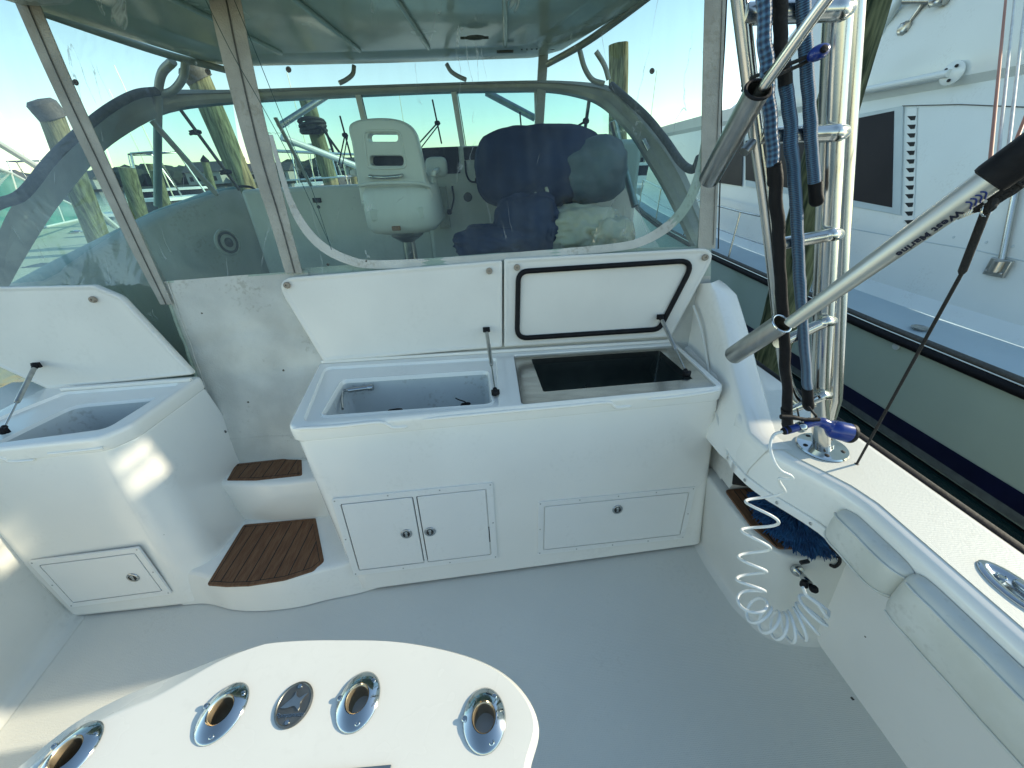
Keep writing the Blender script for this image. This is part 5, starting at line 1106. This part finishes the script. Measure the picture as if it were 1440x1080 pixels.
pts_ += coil
pts_ += cr_spline([coil[-1], Dp(1163, 868, .99), Dp(1150, 850, .98), Dp(1135, 838, .975), Dp(1129, 826, .97)], 6)[1:]
mb.tube(pts_, .0038, n=10); build(mb, 'hose_coil', 'hose', hs_, smooth=70)
sp = thing('spigot', 'chrome washdown spigot with black knob below the side step', 'spigot', Yp(1125, 803, .84))
a = Yp(1122, 803, .835); b = Yp(1146, 830, .74); dn = (b-a).normalized(); mb = MB(); mb.lathe(a, dn, [(.022, -.01), (.022, 0), (.019, .006), (.010, .008), (.010, .03), (.0115, .034), (.0115, .075), (.009, .08), (0, .08)], n=24); build(mb, 'spigot_body', 'chrome', sp)
mb = MB(); mb.lathe(Yp(1131, 820, .77), (0, -.3, -1), [(.009, -.01), (.013, 0), (.013, .012), (.008, .016)], n=14); mb.lathe(b+V((0, 0, .0)), dn, [(.013, -.012), (.014, -.004), (.010, .004)], n=12); build(mb, 'knob', 'blackr', sp)
# ================================================================== neighbouring yacht to starboard
yt = thing('motor_yacht', 'large white sportfishing yacht with pale green hull moored alongside to starboard', 'yacht', (3.4, 4, -.5))
hx = lambda y: 3.35+.03*(y-2)-.0*y
ysy = [-4, -2, 0, 1.5, 3, 4.5, 6, 8, 10, 12, 14, 16]
def sheer(y): return .40+.012*max(0, y-3)**1.5
def hullx(y): return 3.37+(.0 if y < 6 else .035*(y-6)**1.7)
sec = []
for y in ysy: h = hullx(y); s = sheer(y); sec.append([V((h+.10, y, -.9)), V((h+.045, y, -.44)), V((h+.04, y, -.33)), V((h+.02, y, -.05)), V((h+.0, y, s-.06)), V((h-.005, y, s-.02))])
mb = MB(); mb.loft(sec, closed=False); build(mb, 'hull_side', 'yhull', yt, recalc=False)
mb = MB(); mb.grid([[V((hullx(y)+.055, y, -.9)), V((hullx(y)+.035, y, -.48)), ] for y in ysy]); mb.grid([[V((hullx(y)+.036, y, -.47)), V((hullx(y)+.032, y, -.40))] for y in ysy], 1); mb.grid([[V((hullx(y)+.032, y, -.40)), V((hullx(y)+.025, y, -.26))] for y in ysy], 2)
build(mb, 'boot_stripe', ['bottom', 'bootw', 'boot'], yt, recalc=False)
mb = MB(); mb.tube([V((hullx(y)-.03, y, sheer(y)-.045)) for y in ysy], .035, n=12); build(mb, 'rub_rail', 'blackr', yt)
mb = MB(); mb.tube([V((hullx(y)-.0, y, sheer(y)+.012)) for y in ysy], .022, n=10); build(mb, 'toe_rail', 'zip', yt)
deckx = lambda y: hullx(y)+.0
cabx = lambda y: 3.95+(.0 if y < 7 else .03*(y-7)**1.6)
mb = MB(); mb.grid([[V((hullx(y), y, sheer(y))), V((cabx(y)+.1, y, sheer(y)+.03))] for y in ysy]); build(mb, 'side_deck', 'ydeck', yt, solid=.01, recalc=False)
# cabin side, tumblehome
CE, CF = 2.08, 12
cz0 = lambda y: sheer(y)+.03
tz = lambda y: 4.6 if y <= 4.5 else max(2.46, 4.6-(y-4.5)*.66)  # cabin top raised out of view to block the sun
def cab(y): x = cabx(y); return [V((x-.06, y, cz0(y))), V((x-.04, y, cz0(y)+.06)), V((x, y, cz0(y)+.12)), V((x+.09, y, 1.3)), V((x+.16, y, 2.02)), V((x+.19, y, 2.2)), V((x+.12, y, 2.26)), V((x+.10, y, 2.42)), V((x+.16+(0 if y < 4.6 else .06), y, min(2.9, tz(y)-.02))), V((x+.3, y, tz(y)))]
cy_ = [CE, 2.6, 3.4, 4.2, 4.6, 5, 6.2, 7.8, 9, 10.5, 12]
mb = MB(); mb.loft([cab(y) for y in cy_], closed=False, cap0=False)
mb.add(([V((cabx(CE)-.06, CE, cz0(CE)))]+[p for p in cab(CE)[1:]])[:7]+[V((6.5, CE, 2.26)), V((6.5, CE, .4))], [tuple(range(9))])  # aft end left open higher up so the sun patch gets through
mb.add([p for p in cab(12)]+[V((6.5, 12, 2.46)), V((6.5, 12, .4))], [tuple(range(12))])
build(mb, 'cabin_side', 'yacht', yt, recalc=False, smooth=25)
# added unseen overhang panels aft: shade the cockpit, gap lets one sun patch through
mb = MB(); mb.box((4.0, SHADE_AFT, 2.26), (6.5, 2.08, 2.42)); [mb.box(lo, hi) for lo, hi in (((4.02, SHADE_AFT, 2.38), (4.10, 2.08, 3.13)), ((4.02, SHADE_AFT, 3.12), (4.10, 1.82, 3.34)), ((4.02, 2.0, 3.12), (4.10, 2.08, 3.33)), ((4.02, SHADE_AFT, 3.32), (4.10, 2.08, 4.7)))]; build(mb, 'added_shade_overhang', 'yacht', yt, bevel=.02)
# windows on cabin side: tilt plane
cn = V((-1, 0, .115)).normalized(); cP = V((4.06, 3, 1.1))
cP = cab(4)[3]; c2 = cab(4)[4]; cn = V((-(c2.z-cP.z), 0, c2.x-cP.x)).normalized()
def yq(x, y, off=0): return Pp(x, y, cP, cn)+cn*off
def yplate(pxs, material, name, off=.0, th=.01, bevel=.003, rad=0):
    P_ = [yq(x, y, off) for x, y in pxs]; mb = MB(); mb.prism(P_, cn*th); return build(mb, name, material, yt, bevel=bevel)
yplate([(1050, 190), (1272, 149), (1268, 303), (1050, 262)], 'yacc', 'window_frame', .002, .015)
yplate([(1050, 198), (1260, 156), (1257, 292), (1050, 253)], 'blackg', 'window', .018, .004)
yplate([(1005, 192), (1046, 192), (1044, 262), (1005, 256)], 'blackg', 'window', .01, .004)
for k in range(13):
    y = 166+k*12.2; x = 1283-k*.35; a, b, c_, d = yq(x-5, y-2.5, .013), yq(x+7, y-3, .013), yq(x+5.5, y+3, .013), yq(x-0, y+3.5, .013)
    mb = MB(); mb.prism([a, b, c_, d], cn*.004); build(mb, 'louvre', 'gap', yt)
yplate([(1277, 153), (1291, 151), (1286, 315), (1272, 313)], 'yacht', 'louvre_panel', .002, .012)
# knuckle line below, screws
mb = MB(); P_ = [yq(1050, 300, .006), yq(1200, 322, .006), yq(1290, 338, .006), yq(1375, 352, .006), yq(1445, 368, .006)]; mb.tube(P_, .006, n=6)
for x in (1342, 1388, 1425): mb.lathe(yq(x, 330+(x-1320)*.16, .006), cn, [(.012, 0), (.01, .004), (0, .006)], n=10)
build(mb, 'seam_trim', 'yacc', yt)
mb = MB(); mb.tube([yq(1270, 149, .01), yq(1350, 147, .01), yq(1450, 151, .01)], .004, n=6); build(mb, 'panel_seam', 'zip', yt)
# grab rail along the cabin top
P_ = [Xp(1150, 138, 4.0), Xp(1230, 124, 4.0), Xp(1335, 103, 4.0)]; mb = MB(); mb.tube(P_, .03, n=14); q_ = P_[-1]; mb.lathe(q_+V((.03, -.0, 0)), (-1, -.2, 0), [(.085, 0), (.085, .012), (.07, .02), (.0, .022)], n=24); build(mb, 'grab_rail', 'yacht', yt)
mb = MB(); 
for t in (0.6, 2.2, 4.4): mb.lathe(q_+V((.008, .055*math.cos(t), .055*math.sin(t))), (-1, -.2, 0), [(.012, 0), (.012, .01), (0, .012)], n=10)
build_each(mb, 'rail_bolt', 'gap', yt)
# deck hardware
p = Xp(1300, 449, 3.55); mb = MB(); mb.lathe((p.x, p.y, sheer(p.y)+.03), (0, 0, 1), [(.06, 0), (.06, .008), (.045, .012), (.04, .008), (0, .01)], n=24); build(mb, 'deck_filler_cap', 'alud', yt)
p = Xp(1261, 487, 3.36); mb = MB(); mb.lathe(p, (-1, 0, 0), [(.03, 0), (.028, .012), (.015, .014), (0, .006)], n=16); build(mb, 'hull_outlet', 'yacc', yt)
mb = MB(); a, b = yq(1412, 372, .03), yq(1442, 225, .03); mb.tube([a, b], .02, n=10); build(mb, 'aft_stanchion', 'alu', yt)
mb = MB(); mb.obox(a-V((.02, .07, .09)), (.03, 0, 0), (0, .14, 0), (0, 0, .13)); mb.lathe(a-V((.02, 0, 0)), (0, 0, 1), [(.035, -.06), (.035, .03)], n=12)
for dy in (-.05, .05): mb.lathe(a+V((-.02, dy, -.06)), (-1, 0, 0), [(.014, 0), (.01, .012)], n=8)
build(mb, 'stanchion_bracket', 'alud', yt, bevel=.006)
# outrigger mount at the top right, with bracket
mb = MB(); a, b = yq(1280, 40, .05), yq(1312, -5, .05); mb.tube([a, b], .018, n=10); mb.blob(a, (.05, .05, .05), amp=.25, sub=3, sc=3); mb.tube([yq(1286, 2, .1), yq(1345, 2, .1)], .03, n=10); mb.blob(yq(1336, 2, .1), (.06, .06, .04), amp=.25, sub=3, sc=3); build(mb, 'outrigger_bracket', 'alud', yt)
mb = MB(); a, b = yq(1245, 42, .04), yq(1285, -8, .1); mb.tube([a, b], .035, n=12); mb.blob(a-V((0, 0, .03)), (.05, .05, .035), amp=.2, sub=3); build(mb, 'boom_foot', 'yacc', yt)
# bow rail seen under the window at left
mb = MB(); 
rp = [V((hullx(y)+.06, y, sheer(y)+.0)) for y in (4.2, 5.6, 7.2, 9, 11)]
for p in rp: mb.tube([p, p+V((.02, 0, .62))], .013, n=8)
rt = [p+V((.02, 0, .62)) for p in rp]; mb.tube([rt[0]+V((0, -.25, -.6)), rt[0]+V((0, -.08, -.08))]+rt, .014, n=8); mb.tube([p+V((.01, 0, .32)) for p in rp], .009, n=6); build(mb, 'deck_rail', 'alu', yt)
# rigging lines at right
for x0, x1, y1, mt, nm in ((1418, 1392, 232, 'copper', 'copper coloured rigging line at the right, leftmost of the three'), (1431, 1402, 236, 'line', 'white rigging line between the copper line and the outer white line'), (1447, 1416, 226, 'line', 'white rigging line nearest the right edge')):
    simple_tube([Dp(x0+2, -60, 1.4), Dp(x1, y1, .66*1.06)], .0028 if mt == 'line' else .003, 'rigging_line', mt, nm, 'line', group='rigging lines above the grip')
simple_tube([Dp(1470, 95, .7), Dp(1420, 220, .66)], .0028, 'rigging_line', 'copper', 'short copper line meeting the black grip at the right edge', 'line', group='rigging lines above the grip')
# ================================================================== pilings
def piling(p0, p1, r, label, material='pile', group='wooden mooring pilings', cap=False):
    p0, p1 = V(p0), V(p1); t = thing('piling', label, 'piling', p0, group); n_ = 26; sd = p0.x*3
    rows = []; d = (p1-p0); a, b = rot_axes(d)
    for i in range(n_+1):
        f_ = i/n_; c = p0+d*f_; row = []
        for k in range(20):
            th_ = math.tau*k/20; rr = r*(1.06-.12*f_)*(1+.10*noise.fractal(V((math.cos(th_)*1.6+sd, math.sin(th_)*1.6, f_*d.length*1.2)), 1, 2, 3))
            row.append(c+(a*math.cos(th_)+b*math.sin(th_))*rr)
        rows.append(row)
    mb = MB(); mb.loft(rows, cap0=True, cap1=True); build(mb, 'post', material, t, smooth=60)
    if cap == 'flat':
        mb = MB(); mb.lathe(p1-d.normalized()*.06, (d.normalized()+V((-.25, -.3, 0))).normalized(), [(r*1.13, -.03), (r*1.15, .10), (r*.9, .13), (0, .14)], n=20); build(mb, 'post_cap', 'zip', t)
    elif cap:
        mb = MB(); mb.lathe(p1, d, [(r*1.12, -.05), (r*1.12, .02), (0, .25)], n=20); build(mb, 'post_cap', 'blackr', t)
    return t
def pil2(x0, y0, x1, y1, Yd, r, label, **k):
    a, b = Yp(x0, y0, Yd), Yp(x1, y1, Yd); d = (b-a).normalized(); a2_ = a-d*((a.z+.9)/d.z); return piling(a2_, b, r, label, **k)
pil2(1105, 420, 1235, -60, 2.6, .118, 'big mossy green piling behind the tower ladder', material='pileg')
pil2(125, 300, 68, 152, 5.2, .112, 'piling with a dark slanted cap behind the left zipper flap', cap='flat')
pil2(345, 262, 275, 100, 6.0, .135, 'thick sunlit green piling left of the wide zipper flap', cap='flat')
pil2(458, 232, 428, 130, 7.5, .12, 'piling wrapped with dark rope seen through the windshield')
pil2(868, 240, 870, 62, 7.0, .145, 'tall piling behind the right windshield corner')
pil2(205, 330, 178, 236, 9, .14, 'short piling beyond the dock left of the grey tube'); pil2(235, 300, 218, 240, 11, .13, 'thin leaning piling right of the grey tube')
pil2(292, 240, 288, 226, 22, .16, 'small capped piling far off near the tree line', cap=True); pil2(340, 238, 337, 222, 18, .16, 'small capped piling far off right of the thick piling', cap=True)
c = Yp(440, 178, 7.4); mb = MB()
for k in range(4): mb.tube([c+V((.18*math.cos(t), .18*math.sin(t), .04*k-.06+.03*math.sin(t+k))) for t in [math.tau*j/18 for j in range(18)]], .03, n=6, closed=True)
mb.tube(cr_spline([c+V((.1, -.15, 0)), c+V((.25, -.2, -.1)), c+V((.3, -.2, -.5))], 4), .02, n=6); build(mb, 'mooring_rope', 'black', label='dark rope wound round the piling beyond the windshield', cat='rope', org=c)
simple_tube([c+V((.15, -.1, 0)), Yp(480, 218, 7.0)], .018, 'mooring_line', 'black', 'dark line running down from the roped piling', 'line')
# ================================================================== boat to port with green windshield
nb = thing('motorboat', 'cream decked motorboat with green tinted windshield moored to port', 'motorboat', (-6, 5, -.5))
Zd = 1.0
dk = [Zp(x, y, Zd) for x, y in ((-260, 470), (-200, 300), (0, 295), (80, 312), (132, 303), (200, 345), (175, 365), (88, 377), (40, 430), (0, 470))]
sh = [(p.x, p.y) for p in dk]; mb = MB()
mb.loft([to3(inset(sh, .3), -.5), to3(inset(sh, .1), .6), to3(sh, Zd-.06), to3(inset(sh, .02), Zd)], cap1=True); build(mb, 'deck_and_hull', 'cream', nb, smooth=30)
wz = lambda pxs, z: [Zp(x, y, z) for x, y in pxs]
mb = MB(); A_ = [Zp(40, 324, 1.02), Zp(90, 313, 1.02), Zp(132, 304, 1.02), Zp(-80, 352, 1.02)]; top_ = [Yp(x, y, A_[i].y+.02) for i, (x, y) in enumerate(((15, 243), (76, 276), (131, 302), (-60, 215)))]
order = [3, 0, 1, 2]
for i in range(3): a, b = order[i], order[i+1]; mb.add([A_[a], A_[b], top_[b], top_[a]], [(0, 1, 2, 3)])
build(mb, 'windshield', 'tealc', nb, solid=.012, recalc=False)
mb = MB(); mb.tube([A_[i] for i in order], .022, n=8); mb.tube([top_[i] for i in order], .025, n=8)
for i in order: mb.tube([A_[i], top_[i]], .02, n=8)
build(mb, 'windshield_frame', 'white', nb)
c = Zp(106, 325, Zd+.01); mb = MB(); 
c = Zp(107, 327, Zd+.005); mb.lathe(c, (0, 0, 1), [(.10, 0), (.10, .012), (.07, .02), (.06, .035), (0, .045)], n=28); build(mb, 'deck_vent', 'chrome', nb)
mb = MB(); mb.tube(cr_spline([Xp(-20, 190, -4.6), Xp(60, 240, -4.9), Xp(110, 275, -5.1), Xp(165, 320, -5.3)], 5), .03, n=8); mb.tube([Xp(110, 275, -5.1), Zp(118, 312, Zd)], .02, n=8); build(mb, 'rail', 'white', nb)
mb = MB(); mb.blob(Zp(60, 380, .95), (.25, .14, .06), amp=.2, sub=3, seed=31); build(mb, 'fender', 'greyc', nb)
# dock, finger piers, far boats, shore
def boat_far(x, y, s, rz, label, mast=True):
    t = thing('moored_boat', label, 'boat', (x, y, -.5), 'boats moored across the marina'); R = Matrix.Rotation(rz, 4, 'Z'); O = V((x, y, -.5))
    TT = lambda p: O+R@(V(p)*s)
    hb = [(-3.6, -1.1), (1.5, -1.15), (3.2, -.7), (4.4, 0), (3.2, .7), (1.5, 1.15), (-3.6, 1.1)]
    mb = MB(); mb.loft([[TT((a*.93, b*.75, -.2)) for a, b in hb], [TT((a, b, .7+.1*(a > 2))) for a, b in hb], [TT((a*.98, b*.93, .82+.12*(a > 2))) for a, b in hb]], cap1=True); build(mb, 'hull', 'white', t, smooth=30)
    cb = [(-1.6, -.85), (.9, -.85), (2.0, -.4), (2.0, .4), (.9, .85), (-1.6, .85)]
    mb = MB(); mb.loft([[TT((a, b, .75)) for a, b in cb], [TT((a*.93, b*.93, 1.15)) for a, b in cb]]); build(mb, 'cabin', 'white', t, smooth=30)
    mb = MB(); mb.loft([[TT((a*.93, b*.93, 1.15)) for a, b in cb], [TT((a*.8-.1, b*.85, 1.6)) for a, b in cb]]); build(mb, 'window_band', 'blackg', t, smooth=30)
    mb = MB(); mb.loft([[TT((a*.86-.1, b*.92, 1.6)) for a, b in cb], [TT((a*.84-.1, b*.9, 1.7)) for a, b in cb]], cap0=True, cap1=True); build(mb, 'roof', 'white', t, smooth=30)
    mb = MB(); rp_ = [TT((a*.97, b*.95, 1.45)) for a, b in hb[1:6]]; mb.tube(rp_, .02*s, n=5)
    for p in rp_: mb.tube([p, V((p.x, p.y, p.z-.6*s))], .015*s, n=5)
    build(mb, 'rail', 'alu', t)
    if mast:
        mb = MB(); mb.tube([TT((-.5, 0, 1.7)), TT((-.5, 0, 3.2)), TT((-.6, 0, 5.5))], .02*s, n=5)
        for sx in (-.7, .7): mb.tube([TT((-1.2, sx, 1.6)), TT((-.9, sx*.8, 3.1))], .03*s, n=5)
        for sx in (-.7, .7): mb.tube([TT((.3, sx, 1.6)), TT((-.1, sx*.8, 3.1))], .03*s, n=5)
        q8 = [TT((-.9, -.6, 3.1)), TT((-.1, -.6, 3.1)), TT((-.1, .6, 3.1)), TT((-.9, .6, 3.1))]; mb.tube(q8, .03*s, n=5, closed=True); build(mb, 'tower', 'alu', t)
boat_far(-11.5, 17, 1.0, 1.2, 'white boat with tower behind the grey tube in the side window')
boat_far(-17, 24, 1.1, .6, 'white boat left of the grey tube across the marina'); boat_far(-8.5, 22, 1.1, 1.9, 'white boat beside the thick sunlit piling')
boat_far(-25, 26, 1.1, 2.0, 'white boat furthest left under the curved frame', True); boat_far(-5, 30, 1.2, 1.5, 'white boat far off behind the roped piling'); boat_far(10, 28, 1.2, 1.5, 'white boat far off behind the right side pane')
boat_far(-12, 34, 1.2, 1.7, 'white boat farthest back left of the roped piling')
dkk = thing('dock', 'weathered plank dock across the water to port', 'dock', (-9, 12, 0))
mb = MB(); mb.box((-30, 13.0, .0), (1, 14.2, .12)); 
for k in range(8): mb.box((-28+k*4, 14.2, .0), (-27.4+k*4, 20, .1))
build(mb, 'walkway', 'wood', dkk, bevel=.01)
mb = MB()
for k in range(14): mb.lathe((-29+k*2.3, 14.3, -.9), (0, 0, 1), [(.11, 0), (.1, 1.3+.5*(k % 3))], n=10)
build(mb, 'dock_legs', 'pile', dkk)
for k, (x, y, h) in enumerate(((-26, 21, 2.9), (-20.5, 20, 2.6), (-15, 20.5, 3), (-10, 19.5, 2.5), (-7, 23, 2.6), (-4.5, 20, 2.4), (8, 19, 3.0), (11.5, 21, 2.8), (14, 18, 2.7))):
    piling((x, y, -.9), (x+.1, y, h-.6), .15, 'distant mooring piling standing in the marina water', group='distant pilings of the marina')
# far shore
sm = mat('far_trees', (.035, .05, .035), .9, col2=(.018, .028, .02), vscale=.4); mb = MB(); rnd = random.Random(5)
for k in range(520):
    x = rnd.uniform(-230, 160); y = 150+rnd.uniform(-10, 30)+.05*abs(x); r = rnd.uniform(2.2, 5.0); hgt = 1.2+1.6*noise.noise(V((x*.03, 0, 0)))+rnd.uniform(0, 1.2)
    mb.blob((x, y, hgt), (r, r*.8, r*.75), amp=.35, sc=2.2, seed=k, sub=2)
build(mb, 'shore_trees', sm, kind='stuff', label='dark tree line along the far shore', cat='trees', smooth=20)
mb = MB(); mb.box((-300, 140, -.6), (260, 260, .2)); build(mb, 'far_shore', 'wood', kind='structure')
for k, (x, w, h) in enumerate(((-170, 12, 5), (-150, 9, 6), (-128, 11, 5), (-90, 10, 6), (-72, 12, 5), (-45, 9, 5.5), (-28, 11, 5), (40, 11, 6), (60, 9, 5))):
    t = thing('shore_house', 'pale house among the trees on the far shore', 'house', (x, 136, .1), 'houses along the far shore'); O = V((x, 136, .1))
    mb = MB(); mb.box(O, O+V((w, 7, h*.55))); build(mb, 'wall', 'wall', t)
    mb = MB(); mb.prism([O+V((-.6, -.6, h*.55)), O+V((-.6, 7.6, h*.55)), O+V((-.6, 3.5, h))], (w+1.2, 0, 0)); build(mb, 'roof', 'roof', t)
    mb = MB()
    for q in range(int(w//2.4)): mb.box(O+V((.8+q*2.3, -.05, .9)), O+V((1.8+q*2.3, 0.0, 2.1)))
    build(mb, 'window', 'blackg', t)
